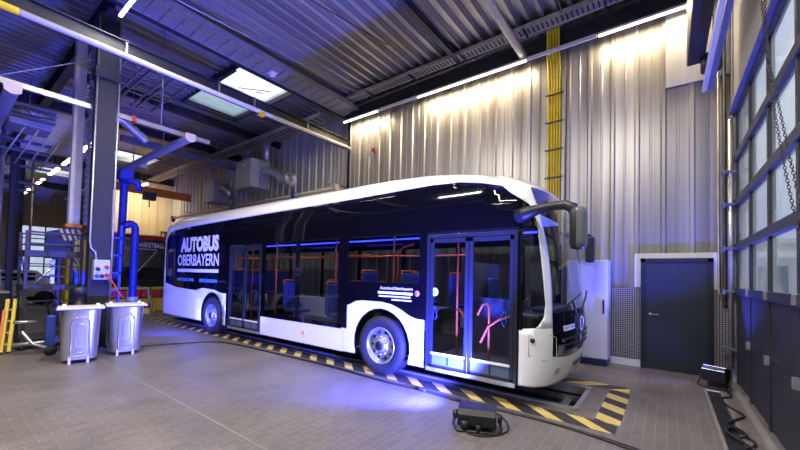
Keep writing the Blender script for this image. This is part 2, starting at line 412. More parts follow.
# channel by the gate
ch = thing('drain_channel', (.56, 2, 0), 'long dark slotted drain channel in the floor along the gate', 'drain')
q = MB(); n = 0
q.box(GX0+.01, GX1-.01, -3, 7.24, -.03, -.010)
for i in range(100): q.box(GX0+.015, GX1-.015, -1+i*.08, -1+i*.08+.03, -.010, -.003)
q.build('grating', M_STEEL, ch)
q = MB(); q.box(GX0-.03, GX0, -3, 7.28, -.02, .004); q.box(GX1, GX1+.03, -3, 7.28, -.02, .004); q.build('edge_frame', M_CONC, ch)
q = MB(); q.box(.80, .875, -3, 8.2, 0, .025); struct(q, 'trim_2', M_CONC, 'low steel and concrete threshold at the foot of the gate')
q = MB(); q.box(-9, 0., 1.945, 1.965, 0, .002); struct(q, 'trim_3', M_CONC, 'pale joint line running across the tiled floor')

def corrugated(x0, x1, z0, z1, y, pitch=.42, d=.04, flip=1):
    mb = MB(); xs = []; k = x0; random.seed(3)
    while k < x1:
        p1 = pitch
        for a, h in ((0, 0), (.34, 0), (.37, .25), (.42, .25), (.45, 0), (.76, 0), (.82, 1), (.94, 1)):
            if k+a*p1 < x1: xs.append((k+a*p1, h*d*flip))
        k += p1
    xs.append((x1, 0)); vs = []
    for x, h in xs: vs += [(x, y-h, z0), (x, y-h, z1)]
    mb.add(vs, [(2*i, 2*i+2, 2*i+3, 2*i+1) for i in range(len(xs)-1)])
    return mb
struct(corrugated(-8.40, .89, 0, 7.3, YW), 'wall_back', M_WALL, 'ribbed metal wall panels behind the bus')
mb = corrugated(-23.5, -8.46, 0, 7.3, 9.0, .42, .05)
struct(mb, 'wall_recess', M_WALL2, 'ribbed pale grey wall set back behind the rear of the bus')
q = MB(); q.box(-8.46, -8.40, YW, 9.0, 0, 7.3); q.box(X1, X1+.3, 8.16, 9.4, 0, 7.3); q.box(X0, 1.2, 9.06, 9.15, 0, 7.3)
struct(q, 'wall_return', M_WALL2)
# cross wall behind the coach, facing the camera
q = MB(); ys = []; y = 5.9
vs = []
while y < 8.7:
    for a, h in ((0, 0), (.24, 0), (.28, 1), (.38, 1)): vs.append((y+a, h*.05))
    y += .42
V = []
for yy, h in vs: V += [(-25+h, yy, 0), (-25+h, yy, 7.3)]
q.add(V, [(2*i, 2*i+2, 2*i+3, 2*i+1) for i in range(len(vs)-1)])
q.box(-25.0, -24.96, 8.6, 9.2, 0, .8); q.box(-25.0, -24.96, 8.6, 9.2, 4.0, 7.3)
struct(q, 'wall_cross', M_CREAM, 'cream ribbed wall behind the parked coach')
q = MB(); q.box(-24.98, -24.96, 8.62, 9.02, .8, 4.0)
win2 = struct(q, 'window_2', M_FARW)
q = MB()
for z in (.8, 1.6, 2.4, 3.2, 3.96): q.box(-24.96, -24.9, 8.6, 9.05, z, z+.06)
for y in (8.6, 8.8, 9.0): q.box(-24.96, -24.9, y, y+.04, .8, 4.0)
q.build('window_frame', M_STEEL, win2)
# far end wall with windows
q = MB(); fw = (( -2.5, 2.9, 2.5, 4.2), (4.0, 6.5, 3.0, 4.9))
q.box(X0-.1, X0, YN, -2.5, 0, 7.3); q.box(X0-.1, X0, 1.0, 4.0, 0, 7.3); q.box(X0-.1, X0, 6.5, 9.1, 0, 7.3)
q.box(X0-.1, X0, -2.5, 1.0, 4.2, 7.3); q.box(X0-.1, X0, -2.5, 1.0, 0, 2.5); q.box(X0-.1, X0, 4.0, 6.5, 4.9, 7.3); q.box(X0-.1, X0, 4.0, 6.5, 0, .9)
struct(q, 'wall_end', M_CREAM, 'cream end wall far down the workshop')
for i, (a, b, z0, z1) in enumerate(((-2.5, 1.0, 2.5, 4.2), (4.0, 6.5, .9, 4.9))):
    q = MB(); q.box(X0-.06, X0-.04, a, b, z0, z1); wn = struct(q, 'window_%d' % (3+i), M_FARW)
    q = MB(); n = 3
    for k in range(n+1): yy = a+(b-a)*k/n; q.box(X0-.02, X0+.04, yy-.04, yy+.04, z0, z1)
    k = z0
    while k <= z1+.01: q.box(X0-.02, X0+.04, a, b, k-.04, k+.04); k += (z1-z0)/(4 if i else 2)
    q.build('window_frame', M_STEEL, wn)
    
q = MB(); q.box(X0, 1.2, YN-.1, YN, 0, 7.3); struct(q, 'wall_front', mat('dark_hall_wall', (.045, .045, .045), .6))
# ceiling deck with skylight openings
SKY = [(-11.0, -9.42, 4.98, 6.70), (-12.9, -11.4, 4.95, 6.70), (-22.8, -20.8, 5.2, 7.0), (-30, -28, 3.6, 5.4)]
dk = MB(); pitch = .28; x = X0; prof = []
while x < 1.2:
    for a, h in ((0, 0), (.30, 0), (.36, .6), (.40, .6), (.46, 1), (.90, 1)): prof.append((x+a*pitch, H+h*.14))
    x += pitch
prof.append((1.2, H)); vs = []; fs = []
for i in range(len(prof)-1):
    (xa, za), (xb, zb) = prof[i], prof[i+1]
    cuts = [(YN, 9.4)]
    for (sx0, sx1, sy0, sy1) in SKY:
        if sx0 < (xa+xb)/2 < sx1: cuts = [(YN, sy0), (sy1, 9.4)]
    for (a, b) in cuts: dk.add([(xa,a,za),(xb,a,zb),(xb,b,zb),(xa,b,za)], [(0,1,2,3)])
struct(dk, 'ceiling', M_DECK, 'galvanised trapezoidal steel roof deck')
q = MB()
for a in (-5., -2., 1., 4., 7.): pass
for i, (sx0, sx1, sy0, sy1) in enumerate(SKY):
    pz = 7.40 if i < 2 else 7.285
    q = MB(); q.add([(sx0, sy0, pz), (sx1, sy0, pz), (sx1, sy1, pz), (sx0, sy1, pz)], [(0,1,2,3)])
    sk = struct(q, 'window_%d' % (5+i), M_SKYD if i == 1 else M_SKYL)
    q = MB()
    for a, b, c, d in ((sx0-.06, sx0, sy0-.06, sy1+.06), (sx1, sx1+.06, sy0-.06, sy1+.06), (sx0, sx1, sy0-.06, sy0), (sx0, sx1, sy1, sy1+.06)): q.box(a, b, c, d, 7.26, 7.5)
    q.build('window_frame', M_STEEL, sk)
    if i == 0:
        q = MB(); q.tube([(-10.6, 5.6, 7.33), (-10.0, 6.3, 7.33)], .012); q.tube([(-10.5, 6.1, 7.38), (-10.1, 6.1, 7.22)], .012); q.build('opener', M_STEEL, sk)

# wall door
d1 = MB(); d1.box(-.33, .58, 8.235, 8.275, .01, 2.0); door = struct(d1, 'door_1', M_DOOR, 'dark anthracite steel door in the ribbed wall')
q = MB(); q.box(-.40, -.33, 8.20, 8.34, 0, 2.07); q.box(.58, .65, 8.20, 8.34, 0, 2.07); q.box(-.40, .65, 8.20, 8.34, 2.0, 2.07); q.build('door_frame', M_DFRAME, door)
q = MB(); q.lathe([(0, 0), (.026, 0), (.026, .012), (0, .012)], (-.25, 8.236, 1.02), (0, -1, 0), 16); q.tube([(-.25, 8.23, 1.02), (-.25, 8.18, 1.02), (-.12, 8.175, 1.02)], .010); q.build('door_handle', M_GALV, door)
q = MB(); q.box(-.5, -.40, 8.26, 8.30, 1.52, 2.07); q.box(.65, .74, 8.26, 8.30, 1.52, 2.07); q.box(-.5, .74, 8.26, 8.30, 2.07, 2.17)
struct(q, 'trim_4', M_WHITE, 'white sheet trim around the dark door')
q = MB(); q.box(-1.0, -.40, 8.27, 8.295, .14, 1.50); q.box(.65, .86, 8.27, 8.295, 0., 1.50)
struct(q, 'trim_5', M_PERF, 'perforated metal dado beside the dark door')
q = MB(); q.box(-1.5, -.40, 8.24, 8.30, 0, .13); struct(q, 'baseboard_back', M_WHITE)
q = MB(); q.box(-.02, .89, 8.28, 8.305, 5.3, 6.8); struct(q, 'trim_6', M_WALL2, 'flat pale sheet on the wall under the end of the light strip')

# ================================================================== GATE
gate = MB(); gx = .93
def gy(k): return 8.0 - 1.14*k
rows = [0.02, .77, 1.5, 2.23, 2.97, 3.72, 4.5]
g = MB()
for r in range(0, 2): g.box(gx, gx+.05, gy(6), 8.1, rows[r]+.012, rows[r+1]-.012)
gt = struct(g, 'door_2', M_STEEL, 'tall sectional gate with dark lower panels and glazed rows above')
q = MB()
for r in range(2, 6):
    for k in range(-0, 6):
        q.add([(gx+.02, gy(k+1)+.03, rows[r]+.05), (gx+.02, gy(k)-.03, rows[r]+.05), (gx+.02, gy(k)-.03, rows[r+1]-.05), (gx+.02, gy(k+1)+.03, rows[r+1]-.05)], [(0,1,2,3)])
q.build('window_pane', M_FROST, gt)
q = MB()
for r in range(2, 7): q.box(gx-.03, gx+.05, gy(6), 8.1, rows[r]-.055, rows[r]+.055)
for k in range(0, 7):
    q.box(gx-.012, gx+.05, gy(k)-.035, gy(k)+.035, 0, 4.5)
q.build('panel_frame', M_STEEL, gt)
q = MB()
for r in (1, 2):
    for k in range(1, 6): q.box(gx-.05, gx-.012, gy(k)-.035, gy(k)+.035, rows[r]-.04, rows[r]+.06)
q.build('hinge', M_GALV, gt)
q = MB(); q.box(gx-.05, gx+.04, gy(6), 8.12, 4.5, 4.64); q.box(gx-.09, gx-.05, gy(6), 8.12, 4.5, 4.53); q.build('gate_header', M_STBLUE, gt)
q = MB(); q.box(gx-.02, gx+.0, gy(6), 8.12, 4.68, 6.9); struct(q, 'wall_gate', M_WALL2)
q = MB(); q.box(gx+.05, gx+.15, 8.0, 9.4, 0, 7.3); q.box(gx+.05, gx+.15, YN, gy(6), 0, 7.3); struct(q, 'wall_gate_side', M_WALL2)
# outside: a pale building and yard seen through the panes
q = MB(); q.box(1.7, 14, 16.0, 22.0, 0, 2.9); q.box(1.68, 14.1, 15.9, 22.1, 2.9, 3.05); q.box(2.2, 3.0, 15.95, 16.0, .8, 2.2, M_STEEL)
tag(q.build('neighbouring_building', M_LIGHTG), 'pale low building seen blurred through the gate panes', 'building')
q = MB(); q.box(3.5, 60, -30, 40, -.1, -.02); tag(struct(q, 'floor_yard', M_CONC))
# guide pipe and brackets
gp = thing('gate_guide_pipe', (.85, 8.0, 0), 'vertical silver guide pipe on brackets beside the gate', 'pipe')
q = MB(); q.tube([(.85, 8.02, .25), (.85, 8.02, 4.4)], .035, 12); q.build('pipe', M_GALV, gp)
for z in (.55, 1.5, 2.22, 2.95, 3.5):
    q = MB(); q.box(.74, .94, 7.97, 8.07, z-.02, z+.02); q.box(.74, .77, 7.9, 8.12, z-.05, z+.03); q.build('bracket', M_STBLUE, gp)
cp = thing('wall_conduit', (.74, 8.2, 0), 'thin grey conduit with bends left of the gate guide pipe', 'conduit')
q = MB(); q.tube([(.72, 8.24, 5.6), (.72, 8.24, 1.6), (.72, 8.2, 1.45), (.78, 8.2, 1.36)], .018); q.build('conduit_tube', M_ALU, cp)
q = MB(); q.tube([(.80, 8.24, 6.6), (.80, 8.24, 1.3), (.80, 8.2, 1.22)], .026); q.build('conduit_tube', M_STEEL, cp)
# hanging chain loop
chn = MB()
def chain(pts, step=.036):
    P = [Vector(p) for p in pts]; seg = []; 
    for a, b in zip(P, P[1:]):
        n = max(1, int((b-a).length/step))
        for i in range(n): seg.append((a+(b-a)*i/n, (b-a).normalized()))
    for i, (c, d) in enumerate(seg):
        u = Vector((1, 0, 0)) if i % 2 else d.cross(Vector((1, 0, 0))).normalized()
        ring = []
        for k in range(10):
            an = 2*PI*k/10; ring.append(c + d*math.cos(an)*.024 + u*math.sin(an)*.010)
        chn.tube(ring, .0035, 4, closed=True)
chain([(.8, 5.06, 4.62), (.8, 4.98, 4.04), (.8, 4.76, 3.39), (.8, 4.34, 2.63), (.8, 4.02, 2.12), (.8, 3.85, 1.9)])
chain([(.8, 5.2, 4.62), (.8, 4.92, 3.87), (.8, 4.55, 3.29), (.8, 4.17, 2.65), (.8, 3.9, 2.24), (.8, 3.85, 1.9)])
tag(chn.build('hoist_chain', M_STEEL), 'looped steel hand chain hanging in front of the gate panes', 'chain')
# lamp and black box above gate corner
lf = thing('wall_lamp', (.5, 5.8, 4.5), 'long unlit tubular lamp hanging near the gate, lit blue from below', 'lamp')
q = MB(); q.box(.48, .54, 3.6, 6.85, 4.48, 4.55); q.build('lamp_body', M_STBLUE, lf)
q = MB(); q.tube([(.44, 3.62, 4.47), (.44, 6.8, 4.47)], .03, 10); q.build('lamp_tube', M_LEDOFF, lf)
q = MB(); q.tube([(.51, 4.6, 4.56), (.51, 4.6, 7.3)], .01); q.tube([(.51, 6.4, 4.56), (.51, 6.4, 7.3)], .01); q.build('hanger_rod', M_GALV, lf)
bx = thing('air_curtain', (.45, 7.5, 5.4), 'big black boxed air duct hanging over the corner of the gate', 'duct')
q = MB(); q.box(.27, .50, 4.4, 7.7, 5.32, 6.6); q.build('housing', M_STEEL, bx, .02)
q = MB(); q.lathe([(0, 0), (.14, 0), (.14, .25), (.09, .25), (.09, .05), (0, .05)], (.58, 7.55, 5.35), (0, 0, -1), 20); q.build('nozzle', M_STEEL, bx)
q = MB(); q.tube([(.38, 5.0, 6.6), (.38, 5.0, 7.3)], .015); q.tube([(.38, 7.4, 6.6), (.38, 7.4, 7.3)], .015); q.build('hanger_rod', M_GALV, bx)

# ================================================================== ROOF STEEL
def ibeam(mb, a, b, h, wd, t=.02):
    a, b = Vector(a), Vector(b)
    dz = Vector((0, 0, h/2))
    mb.bar(a, b, t, h-2*t); mb.bar(a+dz-Vector((0,0,t/2)), b+dz-Vector((0,0,t/2)), wd, t); mb.bar(a-dz+Vector((0,0,t/2)), b-dz+Vector((0,0,t/2)), wd, t)
def girder(a, b, h, wd, label, m=None, name='steel_girder', group=None):
    q = MB(); ibeam(q, a, b, h, wd); return tag(q.build(name, m or M_STEEL), label, 'beam', group)
girder((-8.4, 8.23, 6.92), (.87, 8.23, 6.92), .34, .16, 'dark steel beam along the top of the ribbed wall')
girder((-8.88, YN, 7.12), (-8.88, 8.9, 7.12), .24, .16, 'deep dark roof beam beside the wide cable tray')
girder((-4.27, YN, 7.2), (-4.27, 8.05, 7.2), .16, .12, 'slim dark roof beam over the middle of the bus')
girder((-.1, YN, 7.15), (-.1, 8.05, 7.15), .2, .16, 'slim dark roof beam nearest the gate')
girder((X0, 2.12, 7.1), (-9.0, 2.12, 7.1), .38, .2, 'dark beam running lengthwise from the column into the far bay')
girder((-16.4, -3, 7.05), (-16.4, 9.0, 7.05), .3, .2, 'dark cross beam behind the first skylights')
girder((-13.35, 2.2, 7.1), (-13.35, 9.0, 7.1), .24, .16, 'dark cross beam behind the dull skylight')
girder((-24.4, -3, 7.0), (-24.4, 9.0, 7.0), .4, .2, 'dark cross beam above the parked coach')
girder((-32.4, -3, 7.0), (-32.4, 9.0, 7.0), .4, .2, 'dark cross beam nearest the far end wall')
# skylight trimmers
girder((-11.2, 4.85, 7.2), (-9.4, 4.85, 7.2), .18, .1, 'short dark trimmer at the near edge of the bright skylight')
girder((-11.2, 4.4, 7.2), (-11.2, 8.9, 7.2), .18, .1, 'dark trimmer between the bright and the dull skylight')

# wide cable tray next to the deep beam
ct = thing('cable_tray', (-8.4, 5.5, 7.0), 'wide grey cable tray full of wires below the deck', 'cable tray')
q = MB(); q.box(-8.72, -8.02, YN, 8.3, 6.98, 6.99)
for i in range(50): q.box(-8.72, -8.02, YN+.2+i*.3, YN+.23+i*.3, 6.955, 6.98)
q.box(-8.74, -8.72, YN, 8.3, 6.96, 7.1); q.box(-8.02, -8.00, YN, 8.3, 6.96, 7.1)
q.build('tray', M_GALVD, ct)
q = MB(); random.seed(5)
for k in range(9):
    xx = -8.66+k*.075; q.tube([(xx+random.uniform(-.02, .02), YN+.5+j*.9, 7.0) for j in range(17)], .014, 5)
q.build('wires', noise_mat('brown_cable_sheath', (.14, .1, .07), (.2, .14, .09), 5), ct)
dt = thing('junction_lamp', (-8.4, 5.5, 6.93), 'small round blue lit detector under the wide cable tray', 'detector')
q = MB(); q.lathe([(0, -.09), (.05, -.09), (.09, -.05), (.10, 0), (0, 0)], (-8.42, 5.35, 6.95), (0, 0, 1), 18); q.box(-8.55, -8.29, 5.25, 5.45, 6.94, 6.952); q.build('housing', M_WHITE, dt)
# perforated tray along the wall
wt = thing('perforated_cable_tray', (-3, 7.9, 7.15), 'pale perforated cable tray along the wall top', 'cable tray')
q = MB(); q.box(-8.5, -.3, 7.72, 7.98, 7.14, 7.15); q.box(-8.5, -.3, 7.70, 7.72, 7.12, 7.22); q.box(-8.5, -.3, 7.98, 8.0, 7.12, 7.22)
for i in range(84): q.box(-8.45+i*.098, -8.42+i*.098, 7.74, 7.96, 7.135, 7.14, M_STEEL)
q.build('tray', M_GALV, wt)
q = MB()
for i in range(5): q.box(-7.2+i*1.55, -7.16+i*1.55, 7.68, 8.02, 7.11, 7.135)
q.build('joint_strap', M_STEEL, wt)
# cross ladder tray far
wt = thing('perforated_cable_tray', (-12, 7.9, 7.0), 'pale perforated tray above the warm air heater', 'cable tray')
q = MB(); q.box(-24, -9.0, 7.5, 7.98, 6.8, 6.81); q.box(-24, -9.0, 7.48, 7.5, 6.77, 6.88); q.box(-24, -9.0, 7.98, 8.0, 6.77, 6.88)
for i in range(60): q.box(-23.9+i*.25, -23.82+i*.25, 7.55, 7.93, 6.795, 6.8, M_STEEL)
q.build('tray', M_ALU, wt)
# pipes under the deck
def pipe(name, pts, r, m, label, cat='pipe', rods=None, parent=None):
    t = thing(name, pts[0], label, cat); q = MB(); q.tube(pts, r, 10); q.build('tube', m, t)
    if rods:
        for (x, y, z) in rods: k = MB(); k.tube([(x, y, z), (x, y, 7.32)], .008, 5); k.build('hanger_rod', M_GALVD, t)
    return t
pipe('ceiling_pipe', [(-7.95, YN, 7.05), (-7.82, 3, 7.05), (-7.3, 7.6, 7.02)], .022, M_ALU, 'thin pale pipe hung under the deck right of the wide tray', rods=[(-7.85, 2.5, 7.05), (-7.62, 4.8, 7.05)])
sd = thing('spiral_duct', (-2.9, 5, 7.1), 'pale spiral wound duct under the deck ending at the wall light', 'duct')
q = MB(); 
pts = [(-2.64, -4+i*.059, 6.74) for i in range(205)]
q.tube(pts, .085, 14, rs=[.085+(.006 if i % 3 == 0 else 0) for i in range(205)]); q.build('tube', M_GALV, sd)
# hanging thin rods in the right bay
pipe('ceiling_pipe', [(-6.4, 1.5, 7.2), (-5.4, 6.5, 7.2)], .012, M_STEEL, 'thin dark rod under the deck in the blue lit area')
pipe('ceiling_pipe', [(-1.6, 3, 7.2), (-1.75, 7.9, 7.15)], .016, M_ALU, 'thin pale pipe near the yellow cables', rods=[(-1.7, 6, 7.2)])
pipe('ceiling_pipe', [(.0, 8.04, 7.18), (-8.2, 8.04, 6.98)], .012, M_ALU, 'thin wire along the dark wall beam')

# yellow cable riser
yc = thing('cable_riser', (-2.0, 8.25, 3), 'vertical bundle of yellow cables clamped to the wall behind the bus', 'cables')
for k in range(5):
    q = MB(); x = -2.12+k*.058
    q.tube([(x-.02, 7.97, 7.235), (x, 8.09, 7.14), (x, 8.10, 6.6), (x, 8.20, 6.35), (x, 8.26, 6.1), (x, 8.26, 1.2)], .026, 8); q.build('cable', M_YEL, yc)
for z in [2.0+i*.62 for i in range(7)]:
    q = MB(); q.box(-2.19, -1.80, 8.21, 8.235, z, z+.03); q.build('clamp', M_STEEL, yc)
q = MB(); q.box(-1.84, -1.78, 8.22, 8.31, 0, 6.9); q.build('side_channel', M_GALVD, yc)

# wall light strip
def luminaire(x0, x1, y, z, label, group=None, lit=True, power=0, col=WHITE, rods=True, down=True, tgt=None):
    t = thing('strip_light', ((x0+x1)/2, y, z), label, 'light', group)
    q = MB(); q.box(x0, x1, y-.03, y+.03, z, z+.045); q.build('light_housing', M_LEDOFF, t)
    if rods and y < 8:
        for xx in (x0+.6, x1-.2): k = MB(); k.tube([(xx, y, z+.04), (xx, y, 7.43)], .008, 5); k.build('hanger_rod', M_GALVD, t)
    q = MB(); q.box(x0+.01, x1-.01, y-.026*(2.4 if x1 < -16 else 1), y+.026*(2.4 if x1 < -16 else 1), z-.022*(2.4 if x1 < -16 else 1), z); q.build('diffuser', M_LED if lit else M_LEDOFF, t)
    if power and lit:
        area_light('strip_light_glow', ((x0+x1)/2, y, z-.03), tgt or ((x0+x1)/2, y, z-3), abs(x1-x0), .05, power, col)
    return t
G1 = 'strip lights along the top of the ribbed wall'
for a, b, lit, lb in ((-8.45, -7.0, 1, 'glowing strip light at the corner where the wall steps back'), (-6.98, -5.56, 0, 'unlit length of strip light above the rear wheel end of the wall'),
        (-5.54, -2.55, 1, 'long glowing strip light above the middle of the bus'), (-2.53, -1.14, 0, 'unlit length of strip light in front of the yellow cables'),
        (-1.12, .36, 1, 'glowing strip light nearest the gate')):
    luminaire(a, b, 8.02, 6.6, lb, G1, bool(lit), 40*(b-a), WARM, tgt=((a+b)/2, 8.5, 4.2))
# hall lights at the column line
luminaire(-8.4, -6.9, 2.06, 6.5, 'glowing strip light beside the top of the dark column', None, True, 45, WHITE)
for xx, lb in ((-5.4, 'strip light over the near floor, farther from the gate'), (-1.2, 'strip light over the near floor, closer to the gate')): luminaire(xx-.9, xx+.9, 2.06, 6.5, lb, None, True, 260, WHITE)
for xx, lb in ((-6.2, 'strip light behind the camera, farther from the gate'), (-2.2, 'strip light behind the camera, closer to the gate')): luminaire(xx-.9, xx+.9, -2.0, 6.5, lb, None, True, 250, WHITE)
G2 = 'far row of strip lights'
for i, xx in enumerate((-17.6, -20.3, -23.2, -26.6, -30.8, -35.8)):
    luminaire(xx-.95, xx+.95, 3.46, 6.2, ['first','second','third','fourth','fifth','sixth'][i] + ' glowing strip from the near end of the far left row', G2, True, 130, WHITE)
luminaire(-31, -29, 1.6, 6.2, 'small far glowing strip at the left edge', None, True, 120, WHITE)
area_light('strip_light_glow', (-23.2, 7.0, 6.2), (-25, 7.0, 3), 1.5, .2, 120, WARM)
luminaire(-23.9, -22.4, 7.0, 6.3, 'glowing strip above the parked coach')

# crane runway beam with white conductor tube
rb = thing('crane_runway_beam', (-8.4, 4, 5.8), 'dark crane runway beam with a white tube, crossing in front of the column', 'beam')
q = MB(); ibeam(q, (-8.52, -2, 5.95), (-8.52, 8.3, 5.95), .30, .16); q.build('beam', M_STEEL, rb)
q = MB(); q.tube([(-8.40, .75, 5.77), (-8.40, 8.3, 5.80)], .055, 14); q.build('conductor_tube', noise_mat('pale_tube_paint', (.55, .53, .5), (.62, .6, .57), 4, (.35, .45)), rb)
q = MB(); q.tube([(-8.40, -2, 5.76), (-8.40, .75, 5.77)], .062, 14); q.build('yellow_sleeve', M_YEL, rb)
for y in (2.2, 4.0, 4.9, 6.6):
    q = MB(); q.box(-8.47, -8.45, y-.02, y+.02, 5.8, 6.12); q.build('hanger', M_GALVD, rb)
q = MB(); q.box(-8.5, -8.34, 5.0, 5.16, 5.70, 5.78); q.build('warning_tag', M_YEL, rb)

# ================================================================== COLUMNS
def hcol(x, y, z0, z1, wx, wy, label, m, base=None):
    t = thing('steel_column', (x, y, z0), label, 'column'); q = MB()
    q.box(x-wx/2, x+wx/2, y-wy/2, y-wy/2+.03, z0, z1); q.box(x-wx/2, x+wx/2, y+wy/2-.03, y+wy/2, z0, z1); q.box(x-.02, x+.02, y-wy/2, y+wy/2, z0, z1)
    q.build('shaft', m, t)
    q = MB(); q.box(x-wx/2-.05, x+wx/2+.05, y-wy/2-.05, y+wy/2+.05, z0, z0+.03); q.build('base_plate', m, t)
    return t
t = thing('steel_column', (-9.3, 2.15, 0), 'big dark grey steel column behind the two drums', 'column')
q = MB(); q.box(-9.50, -9.26, 1.95, 2.29, 0, 6.9); q.build('shaft', M_COLM, t, .008)
q = MB(); q.box(-9.54, -9.22, 1.91, 2.33, 0, .04); q.box(-9.54, -9.22, 1.91, 2.33, 5.55, 5.75); q.build('collar', M_STEEL, t)
q = MB(); q.tube([(-9.24, 2.31, .1), (-9.24, 2.31, 6.8)], .018); q.build('conduit', M_GALV, t)
q = MB(); q.tube([(-9.24, 1.95, 6.8), (-9.24, 1.95, 2.2), (-9.23, 1.97, 2.05), (-9.23, 2.04, 1.97), (-9.22, 2.06, 1.82)], .018); q.build('conduit', M_GALV, t)
sb = thing('socket_box', (-9.19, 2.1, 1.6), 'grey industrial socket box with red plug on the column', 'socket box')
q = MB(); q.box(-9.26, -9.10, 2.00, 2.26, 1.42, 1.82); q.build('housing', M_LIGHTG, sb, .01)
for (y, z, m) in ((2.05, 1.50, M_BLUEP), (2.13, 1.50, M_PLAST), (2.21, 1.52, M_RED), (2.06, 1.64, M_PLAST), (2.20, 1.68, M_RED)):
    q = MB(); q.lathe([(0, 0), (.035, 0), (.035, .05), (.028, .06), (0, .06)], (-9.10, y, z), (1, 0, -.25), 14); q.build('socket', m, sb)
q = MB(); q.tube([(-9.04, 2.21, 1.50), (-8.96, 2.26, 1.4), (-8.98, 2.42, 1.1), (-8.9, 2.46, 1.04)], .014); q.build('plug_cable', M_RED, sb)
hcol(-8.62, 8.6, 0, 7.1, .2, .24, 'dark column at the corner where the wall steps back', M_STEEL)
hcol(-8.95, 8.85, 0, 7.1, .1, .1, 'thin dark post behind the corner column', M_STEEL)
hcol(-17.0, 1.62, 0, 7.0, .16, .16, 'slim dark column left of the work platform', M_STEEL)
hcol(-24.8, 2.55, 0, 7.0, .3, .3, 'far dark column carrying pipes', M_STEEL)
hcol(-25.3, 5.2, 0, 7.0, .3, .3, 'far dark column next to the cream wall', M_STEEL)
for i, (x, y) in enumerate(((-24.2, 2.2), (-24.2, 2.9), (-16.5, 1.3))):
    pipe('riser_pipe', [(x, y, .0), (x, y, 6.9)], .05, M_ALU, ['pale riser pipe left of the far column', 'pale riser pipe right of the far column', 'pale riser pipe at the left edge'][i])

# lengthwise ladder racks and upright tray by the column
def ladder_tray(x0, x1, y0, y1, z, label, step=.25, m=M_GALVD, alongx=True):
    t = thing('cable_ladder', ((x0+x1)/2, (y0+y1)/2, z), label, 'cable ladder'); q = MB()
    if alongx:
        for y in (y0, y1): q.box(x0, x1, y-.015, y+.015, z, z+.06)
        k = x0+.1
        while k < x1: q.box(k, k+.03, y0, y1, z+.01, z+.035); k += step
    else:
        for x in (x0, x1): q.box(x-.015, x+.015, y0, y1, z, z+.06)
        k = y0+.1
        while k < y1: q.box(x0, x1, k, k+.03, z+.01, z+.035); k += step
    q.build('rungs', m, t)
    return t
for k in range(3):
    ladder_tray(-12.5, -9.2, 2.55+k*.5, 2.9+k*.5, 6.35+.02*k, ['cable ladder right behind the column', 'middle cable ladder behind the column', 'cable ladder farthest right behind the column'][k], .45)
vt = thing('service_riser', (-10.7, 1.9, 2.6), 'tall pale grey riser duct left of the dark column', 'duct')
q = MB(); q.box(-10.65, -10.45, 1.83, 2.02, 2.6, 6.88); q.build('duct_body', noise_mat('pale_cloth_duct', (.42, .41, .4), (.52, .51, .49), 5, (.6, .7)), vt, .02)
q = MB(); q.box(-10.67, -10.42, 1.79, 2.06, 2.54, 2.6); q.build('end_frame', M_ORG2, vt)
q = MB(); q.box(-10.36, -10.34, 2.06, 2.12, 2.6, 6.88)
for i in range(30): q.box(-10.36, -10.3, 2.04, 2.14, 2.7+i*.14, 2.74+i*.14)
q.build('cable_guide', M_STBLUE, vt)
q = MB()
for k in range(4): q.obox((-10.45+.02*k, 1.75+k*.09, 2.36), (.04, .05, .26), Matrix.Rotation(.35, 3, 'X'))
q.build('nozzle_fin', M_GALVD, vt)

# ================================================================== EXHAUST RAILS
xb = thing('cross_rail', (-9.2, 2.2, 4.9), 'white cross rail carrying the two exhaust rails, passing behind the column', 'rail')
q = MB(); q.box(-9.56, -9.50, -1.2, 4.3, 4.93, 5.03); q.build('rail', M_ALU, xb)
q = MB(); q.tube([(-9.5, .6, 5.0), (-9.45, 2.0, 6.0)], .012); q.tube([(-9.53, 3.2, 5.03), (-9.53, 3.2, 7.3)], .015); q.build('brace', M_ALU, xb)
q = MB(); q.box(-9.52, -9.46, 2.62, 2.70, 4.93, 5.05); q.build('red_stop', M_RED, xb)
def exhaust_rail(x0, x1, y, z, label, cap=True):
    t = thing('exhaust_rail', ((x0+x1)/2, y, z), label, 'exhaust rail'); q = MB()
    q.prism([(-.10, .0), (-.13, -.03), (-.13, -.16), (-.05, -.20), (.05, -.20), (.13, -.16), (.13, -.03), (.10, 0)], lambda a, b: (x0, y+a*.72, z+b*.72), lambda a, b: (x1, y+a*.72, z+b*.72))
    q.build('rail', noise_mat('exhaust_rail_grey', (.30, .29, .32), (.36, .35, .38), 4, (.35, .5), .4), t)
    if cap:
        q = MB(); q.prism([(-.14, .04), (-.17, -.04), (-.15, -.18), (-.05, -.24), (.05, -.24), (.15, -.18), (.17, -.04), (.14, .04)], lambda a, b: (x1, y+a*.72, z+b*.72), lambda a, b: (x1+.06, y+a*.72, z+b*.72))
        q.build('end_cap', M_TAN, t)
    return t
exhaust_rail(-15.5, -9.25, 3.72, 4.92, 'grey exhaust extraction rail ending in a tan cap right of the column')
exhaust_rail(-15.5, -9.45, .82, 4.92, 'grey exhaust extraction rail ending in a tan cap at the left edge')
exhaust_rail(-24.5, -14.0, 4.2, 5.2, 'far exhaust rail seen left of the column', True)
br = thing('wall_rail', (-14, 8.05, 4.5), 'long pale rail along the recessed wall above the bus roof', 'rail')
q = MB(); q.tube([(-21.8, 8.05, 4.49), (-8.75, 8.05, 4.49)], .06, 12); q.build('tube', M_TAN, br)
q = MB(); q.box(-8.86, -8.7, 7.95, 8.15, 4.40, 4.6); q.build('end_cap', M_TAN, br)
